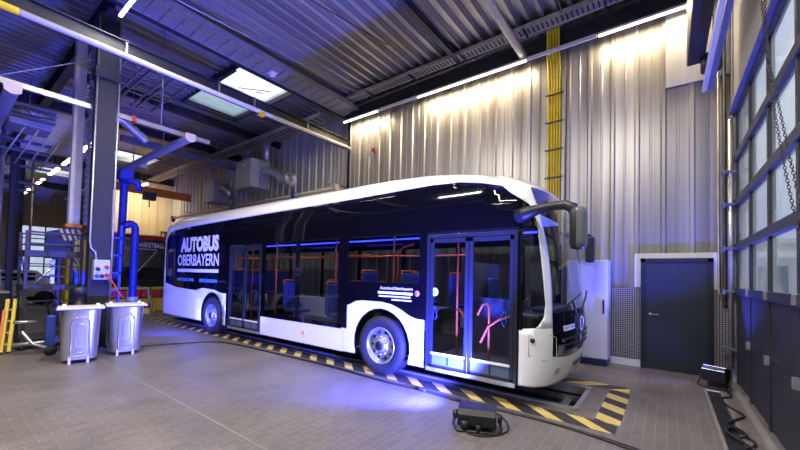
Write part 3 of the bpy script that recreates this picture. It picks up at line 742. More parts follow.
for x in (-11.0, -15.4, -21.7):
    q = MB(); q.box(x-.1, x+.1, 7.96, 8.14, 4.42, 4.6); q.lathe([(0, -.06), (.09, -.06), (.09, .06), (0, .06)], (x, 8.05, 4.38), (0, 1, 0), 14); q.build('trolley', M_BLUEP, br)
q = MB()
for x in (-9.2, -12.5, -16.5, -20.5): q.tube([(x, 8.05, 4.54), (x, 8.05, 4.75), (x, 8.94, 4.75)], .02, 6)
q.build('support_arm', M_GALVD, br)
# hoses
hs = thing('exhaust_hose', (-13.9, 3.75, 2), 'two blue exhaust hoses looping down from the rail trolley', 'hose')
def ribbed(pts, r, step=.05):
    P = [Vector(p) for p in pts]; out = []
    for a, b in zip(P, P[1:]):
        n = max(2, int((b-a).length/step))
        for i in range(n): out.append(a+(b-a)*i/n)
    out.append(P[-1])
    return out, [r*(1.08 if i % 2 else .94) for i in range(len(out))]
def arc(c, r, a0, a1, n, f):
    return [f(c[0]+r*math.cos(a0+(a1-a0)*i/n), c[1]+r*math.sin(a0+(a1-a0)*i/n)) for i in range(n+1)]
q = MB(); P, R = ribbed([(-13.9, 3.72, 4.6), (-13.9, 3.70, 3.0), (-13.9, 3.66, 1.9)] + arc((3.42, 1.6), .24, 0, -2.6, 8, lambda a, b: (-13.9, a, b)), .14); q.tube(P, .14, 10, rs=[r*.78 for r in R]); q.build('hose', M_HOSE, hs)
q = MB(); P, R = ribbed([(-13.7, 4.0, .7), (-13.7, 4.0, 2.8)] + arc((3.86, 2.95), .14, 0, PI*.95, 6, lambda a, b: (-13.7, a, b)), .14); q.tube(P, .14, 10, rs=[r*.78 for r in R]); q.build('hose', M_HOSE, hs)
q = MB(); q.box(-14.1, -13.7, 3.55, 3.9, 4.5, 4.785); q.tube([(-13.9, 3.6, 4.5), (-13.6, 4.0, 4.42), (-13.7, 4.05, 4.2)], .1, 10); q.build('trolley', M_BLUEP, hs)
q = MB(); q.lathe([(.16, 0), (.17, .03), (.17, .12), (.15, .15)], (-13.7, 4.0, .62), (0, 0, 1), 16); q.build('nozzle_ring', M_LIGHTG, hs)
hp = thing('hose_stand', (-12.6, 3.25, 0), 'blue upright stand with rungs between the column and the hoses', 'stand')
q = MB()
for y in (3.0, 3.3): q.box(-12.6, -12.52, y, y+.06, 0, 2.9)
for z in (.5, 1.0, 1.5, 2.0, 2.5): q.box(-12.6, -12.52, 3.0, 3.36, z, z+.05)
q.build('frame', M_BLUEP, hp)

# flexible silver duct
fd = thing('flexible_duct', (-12, 3.0, 5.8), 'silver flexible duct above the cross rail right of the column', 'duct')
P = [(-11.9, 2.35+.09*i, 5.72-.0*i) for i in range(8)] + [(-11.9, 3.1+.08*i, 5.68-.055*i) for i in range(8)]
q = MB(); q.tube(P, .12, 12, rs=[.13 if i % 2 else .105 for i in range(len(P))]); q.build('duct_tube', M_GALV, fd); q = MB(); q.tube([(-11.9, 2.7, 5.82), (-11.9, 2.7, 7.32)], .012, 5); q.tube([(-11.9, 3.3, 5.75), (-11.9, 3.3, 7.32)], .012, 5); q.build('hanger_rod', M_GALVD, fd)

# heater unit
hv = thing('air_heater', (-13.5, 7.9, 5.0), 'grey boxed warm air heater with bent silver duct on the recessed wall', 'heater')
q = MB(); q.box(-14.1, -12.95, 7.45, 8.3, 4.98, 6.12); q.build('housing', M_LIGHTG, hv, .03)
q = MB()
for z in (5.55,): q.box(-12.95, -12.93, 7.5, 8.25, z-.01, z+.01)
q.box(-12.95, -12.94, 7.82, 7.85, 5.0, 6.1); q.box(-13.6, -13.4, 7.44, 7.46, 5.85, 5.95, M_WHITE)
q.build('seam', M_GALVD, hv)
q = MB(); P, R = ribbed([(-12.95, 8.0, 5.65), (-12.5, 8.0, 5.66), (-12.0, 8.0, 5.45), (-11.7, 8.0, 5.2), (-11.3, 8.0, 5.12)], .17, .16); q.tube(P, .17, 14, rs=R); q.lathe([(.17, 0), (.26, .25), (.25, .25), (.16, 0)], (-11.4, 8.0, 5.12), (1, 0, 0), 16); q.build('outlet_duct', M_GALV, hv)
q = MB(); q.tube([(-13.1, 8.2, 6.1), (-13.1, 8.2, 7.38)], .14, 14); q.build('flue', M_GALV, hv)
q = MB(); 
for x in (-14.0, -13.05): q.tube([(x, 8.15, 6.1), (x, 8.15, 7.3)], .015, 6)
q.build('hanger_rod', M_GALVD, hv)
h2 = thing('air_heater', (-18.5, 8.2, 5.0), 'smaller wall heater farther back behind the big heater', 'heater')
q = MB(); q.box(-17.9, -16.9, 7.9, 8.7, 4.9, 5.9); q.build('housing', M_LIGHTG, h2, .03)
q = MB(); q.tube([(-16.9, 8.2, 5.6), (-16.3, 8.2, 5.5), (-15.9, 8.2, 5.1)], .16, 12); q.build('outlet_duct', M_GALV, h2)
cb = thing('crane_bridge', (-16, 5, 6.2), 'pale lattice crane bridge under the roof beyond the skylights', 'crane')
q = MB(); q.box(-15.3, -15.1, 3.9, 8.8, 6.1, 6.3); q.build('bridge_beam', M_STBLUE, cb)
q = MB(); q.tube([(-15.2, 5.2, 6.3), (-15.2, 5.2, 7.3)], .015, 5); q.tube([(-15.2, 7.2, 6.3), (-15.2, 7.2, 7.3)], .015, 5); q.build('hanger_rod', M_GALVD, cb)
pl = thing('wall_fire_alarm', (-6.9, 8.29, 5.3), 'tiny red alarm button high on the ribbed wall', 'alarm')
q = MB(); q.box(-7.42, -7.32, 8.26, 8.33, 5.50, 5.62); q.build('housing', M_RED, pl, .005)
q = MB(); q.lathe([(0, 0), (.03, 0), (.03, .02), (0, .02)], (-7.37, 8.26, 5.56), (0, -1, 0), 12); q.build('button', M_PLAST, pl)

# far left crane girders
labs = ['nearest blue lit crane girder at the left edge', 'second blue lit crane girder at the left edge', 'third blue lit crane girder at the left edge', 'fourth blue lit crane girder, far left', 'lowest far crane girder at the left edge']
for i, (x, z) in enumerate(((-13.2, 5.45), (-16.0, 5.2), (-20.0, 5.5), (-25.0, 5.6), (-20.4, 4.62))):
    t = thing('crane_girder', (x, 1, z), labs[i], 'beam'); q = MB()
    q.box(x-.05, x+.05, -3, [1.95, 2.3, 2.9, 3.4, 2.6][i], z+.3, z+.38); q.box(x-.05, x+.05, -3, [1.95, 2.3, 2.9, 3.4, 2.6][i], z, z+.07)
    q.build('chord', M_STBLUE, t); q = MB(); y = -2.8
    while y < 1.6: q.tube([(x, y, z), (x, y+.45, z+.34)], .025, 5); q.tube([(x, y+.45, z+.34), (x, y+.9, z)], .025, 5); y += .9
    q.build('lattice', M_STBLUE, t)
t = thing('crane_girder', (-16, 5.5, 4.6), 'orange overhead crane girder above the parked coach', 'beam')
q = MB(); ibeam(q, (-17.0, 3.8, 4.86), (-17.0, 7.0, 4.86), .3, .2); q.build('girder_beam', M_ORG2, t)
q = MB(); q.box(-17.15, -16.85, 5.2, 5.6, 4.5, 4.8); q.tube([(-17, 5.4, 4.5), (-17, 5.4, 4.2)], .02); q.build('hoist', M_STEEL, t); q = MB(); q.tube([(-17, 4.8, 5.0), (-17, 4.8, 7.4)], .02, 5); q.tube([(-17, 6.4, 5.0), (-17, 6.4, 7.4)], .02, 5); q.build('hanger_rod', M_GALVD, t)
for k in range(4):
    t = pipe('slanted_tube', [(-12.0, .9+.22*k, 4.0), (-11.4, 1.2+.22*k, 4.75)], .016, M_ALU, ['thin bright slanted rod leftmost of four', 'thin bright slanted rod second of four', 'thin bright slanted rod third of four', 'thin bright slanted rod rightmost of four'][k])
t = pipe('compressed_air_duct', [(-13.6, .95, 5.75), (-13.6, 2.0, 5.78)], .09, M_GALV, 'bright silver horizontal duct at upper left, lit blue', 'duct')
blk = thing('ceiling_fan_heater', (-15.5, 1.6, 5.9), 'grey flat heater panel hanging at upper left', 'heater')
q = MB(); q.box(-15.9, -14.9, 1.25, 2.15, 5.75, 5.95); q.build('housing', M_LIGHTG, blk, .02)
q = MB(); q.tube([(-15.4, 1.7, 5.95), (-15.4, 1.7, 7.3)], .015); q.build('hanger_rod', M_GALVD, blk)

# ================================================================== DRUMS
def drum(cx, cy, yaw, label):
    t = thing('steel_drum', (cx, cy, 0), label, 'drum', 'steel collecting drums by the column'); R = Matrix.Rotation(yaw, 3, 'Z'); O = Vector((cx, cy, 0))
    def W(x, y, z): return tuple(O + R @ Vector((x, y, 0)) + Vector((0, 0, z)))
    # rounded body, narrower at the foot; local -y faces the camera
    q = MB(); n = 40; prof = [(0, .06), (.88, .06), (.9, .08), (.93, .3), (.97, .7), (1.0, .97), (1.0, 1.0), (0, 1.0)]; vs = []; fs = []
    for (s, z) in prof:
        for k in range(n):
            a = 2*PI*k/n; c, d = math.cos(a), math.sin(a); ex = 2/3.2
            vs.append(W(.272*s*abs(c)**ex*(1 if c > 0 else -1), .245*s*abs(d)**ex*(1 if d > 0 else -1), z*.93))
    for i in range(len(prof)-1):
        for k in range(n): l = (k+1) % n; fs.append((i*n+k, i*n+l, (i+1)*n+l, (i+1)*n+k))
    q.add(vs, fs, None, True); q.build('body', M_BRUSH, t)
    def front(x, z):
        s = .9+.1*(z/1.0); return -.247*s
    # embossed arched panel
    q = MB(); pts = [(-.14, .14), (-.14, .72)] + [(-.14*math.cos(PI*i/10), .72+.14*math.sin(PI*i/10)) for i in range(1, 10)] + [(.14, .72), (.14, .14)]
    q.tube([W(x*.85, front(x, z)-.004, z*.93) for x, z in pts], .012, 6, closed=True)
    pts = [(-.07, .3), (-.07, .66)] + [(-.07*math.cos(PI*i/6), .66+.07*math.sin(PI*i/6)) for i in range(1, 6)] + [(.07, .66), (.07, .3)]
    q.tube([W(x*.85, front(x, z)-.004, z*.93) for x, z in pts], .008, 6, closed=True)
    q.tube([W(x*.85, front(x, z)-.004, z*.93) for x, z in ((-.05, .2), (.07, .2), (.07, .32), (-.05, .32))], .007, 6, closed=True)
    q.build('embossed_panel', M_BRUSH, t)
    q = MB()
    c = [W(*p) for p in ((-.315, -.29, .93), (.315, -.29, .93), (.315, .29, .93), (-.315, .29, .93))]; d = [W(*p) for p in ((-.315, -.29, .965), (.315, -.29, .965), (.315, .29, .965), (-.315, .29, .965))]
    q.add(c+d, [(3,2,1,0),(4,5,6,7),(0,1,5,4),(1,2,6,5),(2,3,7,6),(3,0,4,7)]); lid = q.build('lid', M_WHITE, t, .008)
    q = MB()
    for x, y in ((-.23, -.22), (.23, -.22), (.23, .22), (-.23, .22)): q.lathe([(0, .035), (.028, .03), (.032, 0)], W(x, y, .965), (0, 0, 1), 12)
    q.build('bolt_cap', M_WHITE, lid)
    for x in (-.15, .13):
        q = MB(); q.obox(W(x*.85, -.225, .045), (.035, .05, .13), R); q.build('foot', M_WHITE, t)
    q = MB(); q.obox(W(-.01, -.225, .075), (.22, .02, .02), R); q.build('foot_rail', M_GALV, t)
    for x in (-.2, .2):
        q = MB(); q.lathe([(0, -.02), (.06, -.02), (.06, .02), (0, .02)], W(x, .2, .06), R @ Vector((1, 0, 0)), 14); q.build('wheel', M_RUB, t)
YAWD = math.radians(79)
drum(-8.34, 1.69, YAWD, 'brushed steel collecting drum with white lid, left of the two')
drum(-8.53, 2.40, YAWD, 'brushed steel collecting drum with white lid, right of the two')

# pump cart behind left drum
pc = thing('pump_cart', (-9.9, 1.55, 0), 'low blue and steel pump cart with pipes behind the left drum', 'cart')
q = MB(); q.box(-9.65, -9.5, 1.42, 1.56, .12, .72); q.build('motor_housing', M_BLUEP, pc, .03)
q = MB(); q.tube([(-9.6, 1.0, .2), (-9.6, 1.7, .2)], .035); q.tube([(-9.5, 1.1, .45), (-9.5, 1.25, .2), (-9.3, 1.45, .12)], .03); q.tube([(-9.6, 1.3, .6), (-9.6, 1.0, .62)], .03); q.build('pipework', M_GALV, pc)
q = MB(); q.lathe([(0, -.03), (.09, -.03), (.09, .03), (0, .03)], (-9.2, 1.45, .09), (1, .3, 0), 16); q.build('wheel', M_RUB, pc)
q = MB(); q.tube([(-9.6, 1.48, .7), (-9.6, 1.42, .95), (-9.5, 1.55, 1.05), (-9.3, 1.68, .9)], .018); q.build('hose', M_PLAST, pc)
mo = thing('motor_hoist', (-9.3, 1.75, 1.1), 'black motor unit standing behind the left drum', 'motor')
q = MB(); q.lathe([(0, 0), (.10, 0), (.11, .05), (.11, .95), (.07, .98), (.07, 1.12), (.12, 1.14), (.12, 1.28), (0, 1.28)], (-9.0, 1.78, 0), (0, 0, 1), 20); q.build('motor_body', M_PLAST, mo)
q = MB(); q.tube([(-9.0, 1.78, 1.26), (-9.05, 1.76, 1.7), (-9.2, 1.7, 1.8)], .02); q.build('cable', M_PLAST, mo)

# work platform rack
rk = thing('work_platform', (-10.5, 1.6, 0), 'dark mobile work platform with rails and shelves left of the column', 'platform')
q = MB()
for x in (-10.9, -10.1):
    for y in (1.18, 2.0): q.box(x-.025, x+.025, y-.025, y+.025, .05, 2.35)
q.build('posts', M_STEEL, rk)
for z, h in ((.12, .10), (.78, .04), (1.18, .1), (1.86, .12)):
    q = MB(); q.box(-10.95, -10.05, 1.15, 2.03, z, z+h); q.build('shelf', M_STEEL, rk)
q = MB()
for z in (2.1, 2.33): 
    q.box(-10.12, -10.08, 1.15, 2.03, z, z+.035); q.box(-10.92, -10.88, 1.15, 2.03, z, z+.035)
for z in (.95, 1.45, 1.65): q.box(-10.12, -10.08, 1.15, 2.03, z, z+.025)
q.build('guard_rail', M_STEEL, rk)
for x in (-10.9, -10.1):
    for y in (1.18, 2.0):
        q = MB(); q.lathe([(0, -.02), (.05, -.02), (.05, .02), (0, .02)], (x, y, .05), (0, 1, 0), 12); q.build('castor', M_RUB, rk)
q = MB(); q.box(-10.3, -10.26, 1.55, 1.62, 1.3, 1.8); q.tube([(-10.1, 1.3, 1.3), (-10.1, 1.6, 1.7)], .02); q.build('strut', M_GALV, rk)
yl = thing('folding_ladder', (-10.8, 1.05, 0), 'yellow folded ladder leaning on the work platform', 'ladder')
for k in range(2):
    q = MB(); q.bar((-9.95, .90+k*.10, .02), (-10.40, 1.0+k*.10, .98), .05, .12); q.build('rail', M_YEL, yl)
q = MB()
for i in range(4): a = Vector((-9.95, .90, .02)).lerp(Vector((-10.40, 1.0, .98)), (i+.7)/4.6); q.bar(a, a+Vector((0, .10, 0)), .03, .03)
q.build('rung', M_YEL, yl)
q = MB(); q.bar((-9.90, .86, .05), (-10.25, .94, .8), .04, .02); q.build('foot_strap', M_ORG2, yl)
# items around platform
cr = thing('plastic_crate', (-11.3, 2.2, 1.3), 'blue plastic crate behind the platform', 'crate')
q = MB(); q.box(-11.5, -11.1, 2.1, 2.5, 1.25, 1.55); q.box(-11.52, -11.08, 2.08, 2.52, 1.53, 1.57); q.build('crate_body', M_BLUEP, cr)
q = MB(); q.box(-11.5, -11.1, 2.08, 2.5, 0, 1.25); tag(q.build('tool_cabinet', M_STEEL), 'dark tool cabinet under the blue crate', 'cabinet')
sc = thing('welding_screen', (-14.0, 2.1, 1.9), 'dark slanted welding screen on the platform line', 'screen')
q = MB(); q.prism([(2.0, 1.9), (2.55, 1.9), (2.62, 2.85), (2.42, 2.8), (2.0, 2.65)], lambda a, b: (-14.0, a, b), lambda a, b: (-13.95, a, b)); q.build('screen_sheet', M_STEEL, sc)
q = MB(); q.box(-14.05, -13.9, 2.25, 2.32, 0, 2.0); q.box(-14.3, -13.7, 2.2, 2.36, 0, .05); q.build('stand_post', M_STEEL, sc)
yb = thing('yellow_cabinet', (-16, 3.0, 0), 'yellow metal cabinet far behind beside the column', 'cabinet')
q = MB(); q.box(-16.3, -15.7, 2.75, 3.3, 0, 2.6); q.build('cabinet_body', M_YEL, yb, .02)
q = MB(); q.box(-15.7, -15.68, 3.02, 3.03, .1, 2.5); q.box(-15.7, -15.66, 3.06, 3.08, 1.2, 1.35); q.build('door_seam', M_STEEL, yb)
# far car (white) and stairs
st = thing('mobile_stairs', (-19, 1.6, 0), 'white rolling step ladder far away at the left edge', 'steps')
q = MB()
for y in (1.55, 2.15): q.bar((-18.0, y, .05), (-20.0, y, 1.55), .05, .08)
q.build('stringer', M_WHITE, st)
for i in range(6): q = MB(); q.box(-18.45-i*.33, -18.2-i*.33, 1.55, 2.15, .22+i*.25, .25+i*.25); q.build('tread', M_LIGHTG, st)
q = MB(); q.tube([(-18.2, 2.15, .1), (-18.2, 2.15, 1.1), (-20.0, 2.15, 2.5), (-20.0, 2.15, 0)], .03); q.tube([(-18.2, 1.55, .1), (-18.2, 1.55, 1.1), (-20.0, 1.55, 2.5), (-20, 1.55, 0)], .03); q.build('handrail', M_WHITE, st)
def far_car(cx, cy, label, m):
    t = thing('car', (cx, cy, 0), label, 'car'); q = MB()
    prof = [(-2.1, .35), (-2.15, .8), (-1.9, .98), (-1.2, 1.05), (-.6, 1.48), (.9, 1.5), (1.6, 1.1), (2.1, 1.0), (2.15, .4)]
    q.prism(prof, lambda a, b: (cx-.85, cy+a*.6, b), lambda a, b: (cx+.85, cy+a*.6, b)); q.build('body', m, t, .06)
    q = MB(); q.box(cx+.86, cx+.87, cy-.5, cy+.5, 1.08, 1.38); q.build('windscreen', M_BUSB, t)
    for sx in (-.86, .78):
        for sy in (-.8, .8): q = MB(); q.lathe([(0, 0), (.32, 0), (.32, .14), (0, .14)], (cx+sx, cy+sy, .32), (1, 0, 0), 18); q.build('wheel', M_RUB, t)
    q = MB(); q.box(cx+.86, cx+.88, cy-.9, cy-.6, .7, .82); q.box(cx+.86, cx+.88, cy+.6, cy+.9, .7, .82); q.build('headlamp', M_WHITE, t)
far_car(-22.3, 2.3, 'white car parked far away behind the work platform', M_WHITE)
rc = thing('red_tool_trolley', (-20, 3.2, 0), 'red tool trolley far behind the platform', 'trolley')
q = MB(); q.box(-20.3, -19.8, 3.35, 4.0, .15, 1.3); q.build('drawer_case', M_RED, rc, .02)
q = MB(); 
for z in (.4, .65, .9, 1.1): q.box(-19.8, -19.78, 3.4, 3.95, z, z+.02)
q.build('drawer_gap', M_STEEL, rc)
for y in (3.4, 3.95): q = MB(); q.lathe([(0, -.02), (.07, -.02), (.07, .02), (0, .02)], (-19.9, y, .07), (0, 1, 0), 10); q.build('castor', M_RUB, rc)
for i, (x, y, z0, sx, sy, sz, m, lb) in enumerate(((-18, .2, 0, .8, 1.2, 1.1, M_STEEL, 'dark workbench at the far left edge'), (-15, 1.0, 0, .6, .8, .95, M_STEEL, 'dark low cupboard left of the platform'), (-13, 2.9, 0, .5, .6, 1.3, M_PLAST, 'black waste bin behind the column'))):
    t = thing('workbench' if i < 2 else 'waste_bin', (x, y, 0), lb, 'bench' if i < 2 else 'bin')
    q = MB(); q.box(x-sx/2, x+sx/2, y-sy/2, y+sy/2, .08, sz-.05); q.build('cabinet_body', m, t, .01)
    q = MB(); q.box(x-sx/2-.03, x+sx/2+.03, y-sy/2-.03, y+sy/2+.03, sz-.05, sz); q.build('top', M_LIGHTG, t)
    q = MB(); q.box(x-sx/2+.05, x+sx/2-.05, y-sy/2+.05, y+sy/2-.05, 0, .08); q.build('plinth', M_STEEL, t)

# parked coach
ch = thing('coach', (-21, 5.6, 0), 'dark team coach with red roof parked far behind the bus', 'coach')
cy0, cy1, cxf = 4.35, 6.87, -19.0
q = MB(); 
prof = [(-28.5, .35), (cxf-.05, .35), (cxf+.0, .9), (cxf-.05, 1.6), (cxf-.25, 3.0), (cxf-.6, 3.25), (-28.5, 3.25)]
q.prism(prof, lambda a, b: (a, cy0, b), lambda a, b: (a, cy1, b)); q.build('body', mat('coach_black', (.02, .02, .022), .25), ch, .1)
q = MB(); q.prism([(cxf-.27, 2.98), (cxf-.42, 3.24), (cxf-.9, 3.32), (-28.5, 3.32), (-28.5, 3.2), (cxf-.6, 3.2)], lambda a, b: (a, cy0-.01, b), lambda a, b: (a, cy1+.01, b)); q.build('roof', M_RED, ch, .04)
q = MB(); q.add([(cxf+.01, cy0+.15, 1.2), (cxf+.01, cy1-.15, 1.2), (cxf-.19, cy1-.2, 2.55), (cxf-.19, cy0+.2, 2.55)], [(0,1,2,3)]); q.build('windscreen', M_BUSB, ch)
text_mesh('lettering', 'N BASKETBALL', M_TXT, ch, (cxf-.14, 5.50, 2.66), (0, 1, 0), (-.13, 0, 1), 1.28, .22, .02)
q = MB(); q.add([(cxf-.12, 5.0, 2.55), (cxf-.12, 6.45, 2.55), (cxf-.13, 6.45, 2.60), (cxf-.13, 5.0, 2.60)], [(0,1,2,3)]); q.build('stripe', M_LIGHTG, ch)
q = MB(); q.bar((cxf+.04, 5.5, 1.3), (cxf-.12, 6.45, 2.5), .03, .05); q.build('wiper', M_LIGHTG, ch)
q = MB(); q.box(cxf-.1, cxf+.3, 6.85, 7.05, 1.7, 2.5); q.build('mirror', M_PLAST, ch, .05)
for y in (cy0+.1, cy1-.4): q = MB(); q.lathe([(0, 0), (.48, 0), (.48, .28), (0, .28)], (-21.8, y, .48), (0, 1, 0), 24); q.build('wheel', M_RUB, ch)

# barrier pads
lab4 = ['yellow and red barrier block, left one of the rear row', 'yellow and red barrier block, middle of the rear row', 'yellow and red barrier block, right one beside the bus rear', 'low yellow barrier block nearest the hazard stripes']
for i, (x, y, s) in enumerate(((-16.6, 4.35, 1), (-16.6, 5.05, 1), (-16.6, 5.75, 1), (-15.6, 4.9, .45))):
    t = thing('barrier_block', (x, y, 0), lab4[i], 'barrier', 'yellow and red barrier blocks'); 
    q = MB(); q.box(x-.2, x+.2, y-.33, y+.33, 0, .5*s); q.box(x-.16, x+.16, y-.33, y+.33, .85*s, .95*s)
    for yy in (-.32, .28): q.box(x-.16, x+.16, y+yy, y+yy+.04, .5*s, .85*s)
    q.build('barrier_body', M_YEL, t, .02)
    q = MB(); q.box(x-.12, x+.17, y-.26, y+.02, .55*s, .82*s); q.box(x-.12, x+.17, y+.06, y+.26, .55*s, .82*s); q.build('red_panel', M_RED, t, .02)
stripes_y = MB()
hz = stripes_y
stripes(-15.2, -12.9, 6.2, 6.5, 'x', .3, .3); stripes(-15.2, -13.9, 4.2, 4.47, 'x', .3, .3)
tag(hz.build('hazard_marking', M_YELP), 'yellow and black floor stripes behind the bus by the barrier blocks', 'floor marking')
pc2 = pipe('bent_rail', [(-15.3, 4.5, 1.05), (-15.2, 4.9, .95), (-14.9, 5.0, .0)], .03, M_ALU, 'pale bent handrail in front of the barrier blocks', 'rail')

# cabinet by the wall
cab = thing('control_cabinet', (-1.15, 8.0, 0), 'tall white control cabinet on a dark blue plinth beside the bus front', 'cabinet')
q = MB(); q.box(-1.62, -.90, 7.80, 8.24, .12, 2.03); q.build('cabinet_body', M_WHITE, cab, .008)
q = MB(); q.box(-1.60, -.92, 7.775, 7.80, .14, 2.01); q.build('cabinet_door', M_WHITE, cab, .006)
q = MB(); q.box(-.98, -.95, 7.74, 7.775, 1.0, 1.26); q.build('handle', M_PLAST, cab, .005)
q = MB(); q.box(-1.61, -.91, 7.81, 8.23, 0, .12); q.build('plinth', mat('dark_blue_plinth', (.02, .03, .10), .4), cab)

# ================================================================== BUS
bus = thing('city_bus', (-6.8, 5.8, 0), 'white electric city bus with black window band and large white lettering', 'bus')
YC = 5.805
def interp(tab, z):
    if z <= tab[0][0]: return tab[0][1]
    for (a, va), (b, vb) in zip(tab, tab[1:]):
        if z <= b: return va+(vb-va)*(z-a)/(b-a)
    return tab[-1][1]
YN_T = [(2.3, 4.53), (2.7, 4.545), (2.97, 4.58), (3.05, 4.60), (3.15, 4.66), (3.24, 4.75), (3.31, 4.88), (3.37, 5.08), (3.41, 5.4), (3.42, 5.78)]
XN_T = [(.25, -1.13), (.5, -1.05), (.9, -1.02), (1.2, -1.05), (2.1, -1.14), (2.6, -1.22), (2.85, -1.33), (2.97, -1.42), (3.05, -1.57), (3.15, -1.95), (3.24, -2.4), (3.31, -3.0), (3.37, -3.6), (3.41, -4.4), (3.42, -5.0)]
XR_T = [(.25, -12.85), (.5, -12.98), (1.2, -13.0), (2.3, -13.0), (2.8, -12.93), (2.97, -12.86), (3.1, -12.7), (3.2, -12.5), (3.3, -12.2), (3.37, -11.8), (3.41, -11.2), (3.42, -10.8)]
FX0, RX0 = -1.6, -12.65
X0_T = [(2.45, -1.6), (2.85, -1.78), (2.97, -1.98), (3.05, -2.25)]
P_T = [(2.45, 3.2), (2.97, 2.6), (3.05, 2.4)]
_cache = {}
def curve(z, rear):
    key = (round(z, 3), rear)
    if key in _cache: return _cache[key]
    W = YC - interp(YN_T, z)
    if rear: x0 = RX0; D = abs(interp(XR_T, z)-RX0); sg = -1
    else: x0 = interp(X0_T, z); D = max(.05, interp(XN_T, z)-x0); sg = 1
    p = 3.2 if rear else interp(P_T, z); pts = []; n = 160
    for i in range(n+1):
        th = PI*i/n; c, s = math.cos(th), math.sin(th)
        u = -math.copysign(abs(c)**(2/p), c); v = abs(s)**(2/p)
        pts.append((x0+sg*D*v, YC+u*W))
    L = [0]
    for a, b in zip(pts, pts[1:]): L.append(L[-1]+math.hypot(b[0]-a[0], b[1]-a[1]))
    _cache[key] = (pts, L)
    return _cache[key]
LF = 3.1
def along(z, s, rear):
    pts, L = curve(z, rear); LZ = LF if rear else LF+2*(FX0-interp(X0_T, z)); t = max(0, s)/LZ*L[-1]
    if t >= L[-1]: return pts[-1]
    lo, hi = 0, len(L)-1
    while hi-lo > 1:
        m = (lo+hi)//2
        if L[m] <= t: lo = m
        else: hi = m
    k = (t-L[lo])/max(1e-9, L[hi]-L[lo])
    return (pts[lo][0]+(pts[hi][0]-pts[lo][0])*k, pts[lo][1]+(pts[hi][1]-pts[lo][1])*k)
def S(X, z):
    """bus skin: X is the length coordinate; past either end it wraps round the end face"""
    x0 = interp(X0_T, z)
    if X > x0: x, y = along(z, X-x0, False)
    elif X < RX0: x, y = along(z, RX0-X, True)
    else: x, y = X, interp(YN_T, z)
    return Vector((x, y, z))
def SN(X, z):
    e = .01; a = S(X+e, z)-S(X-e, z); b = S(X, z+e)-S(X, z-e); n = b.cross(a)
    if n.length < 1e-9: return Vector((0, -1, 0))
    n.normalize()
    c = S(X, z)-Vector((-7, YC, z))
    if n.dot(c) < 0: n = -n
    return n
def s_ratio(z, ratio):
    """length coordinate at which the skin crosses the line X = ratio * Y"""
    best = None
    for i in range(400):
        s = i/400*2.2; x, y = along(z, s, False); d = abs(x/y-ratio)
        if best is None or d < best[0]: best = (d, s)
    return interp(X0_T, z)+best[1]
def s_x(z, X):
    if X <= interp(X0_T, z): return X
    best = None
    for i in range(400):
        s = i/400*1.5; x, y = along(z, s, False); d = abs(x-X)
        if best is None or d < best[0]: best = (d, s)
    return interp(X0_T, z)+best[1]
def s_y(z, Y):
    best = None
    for i in range(801):
        s = i/800*LF; x, y = along(z, s, False); d = abs(y-Y)
        if best is None or d < best[0]: best = (d, s)
    return FX0+best[1]
def patch(name, poly, m, off=0., parent=None, thick=.012, mirror=False, dx=.06, dz=.1):
    bm = bmesh.new(); vs = [bm.verts.new((x, z, 0)) for x, z in poly]; bm.faces.new(vs)
    xs = [p[0] for p in poly]; zs = [p[1] for p in poly]
    def cut(co, no):
        g = bm.verts[:]+bm.edges[:]+bm.faces[:]
        bmesh.ops.bisect_plane(bm, geom=g, plane_co=co, plane_no=no, dist=1e-6)
    k = math.floor(min(xs)/.5)*.5
    cuts = []
    x = min(xs)
    while x < max(xs):
        step = dx if (x > FX0-.1 or x < RX0+.1) else .5
        x += step; cuts.append(x)
    for x in cuts:
        if min(xs)+1e-4 < x < max(xs)-1e-4: cut((x, 0, 0), (1, 0, 0))
    z = math.floor(min(zs)/dz)*dz+.013
    curved = max(xs) > FX0 or min(xs) < RX0
    while z < max(zs):
        if z > min(zs)+1e-4 and (curved or z > 2.25): cut((0, z, 0), (0, 1, 0))
        z += dz
    bmesh.ops.triangulate(bm, faces=[f for f in bm.faces if len(f.verts) > 4])
    bm.verts.ensure_lookup_table(); fr = []
    for v in bm.verts:
        X, Z = v.co.x, v.co.y; P = S(X, Z); N = SN(X, Z); P = P+N*off
        if mirror: P.y = 2*YC-P.y
        v.co = P
    bmesh.ops.recalc_face_normals(bm, faces=bm.faces)
    ctr = Vector((-7, YC, 1.5)); s = 0
    for fc in bm.faces: s += fc.normal.dot(fc.calc_center_median()-ctr)*fc.calc_area()
    if s < 0: bmesh.ops.reverse_faces(bm, faces=bm.faces)
    me = bpy.data.meshes.new(name); bm.to_mesh(me); bm.free()
    for p in me.polygons: p.use_smooth = curved or max(zs) > 2.4
    me.materials.append(m); o = place(name, me, parent or bus)
    if thick:
        sm = o.modifiers.new('thick', 'SOLIDIFY'); sm.thickness = thick; sm.offset = -1
    return o
def R4(x0, x1, z0, z1): return [(x0, z0), (x1, z0), (x1, z1), (x0, z1)]
WF, WR = -3.78, -9.55          # wheel centres
def archpts(cx, r, a0=-18, a1=198, n=16, cz=.49):
    return [(cx+r*math.cos(math.radians(a1+(a0-a1)*i/n)), cz+r*math.sin(math.radians(a1+(a0-a1)*i/n))) for i in range(n+1)]
def arch_poly(x0, x1, zb, cx, r, top):
    A = [p for p in archpts(cx, r) if p[1] > zb+.01]
    A = [(A[0][0], zb)] + A + [(A[-1][0], zb)]
    return [(x0, zb)] + A + [(x1, zb)] + top
END = FX0+LF/2       # middle of the front face
REND = RX0-LF/2
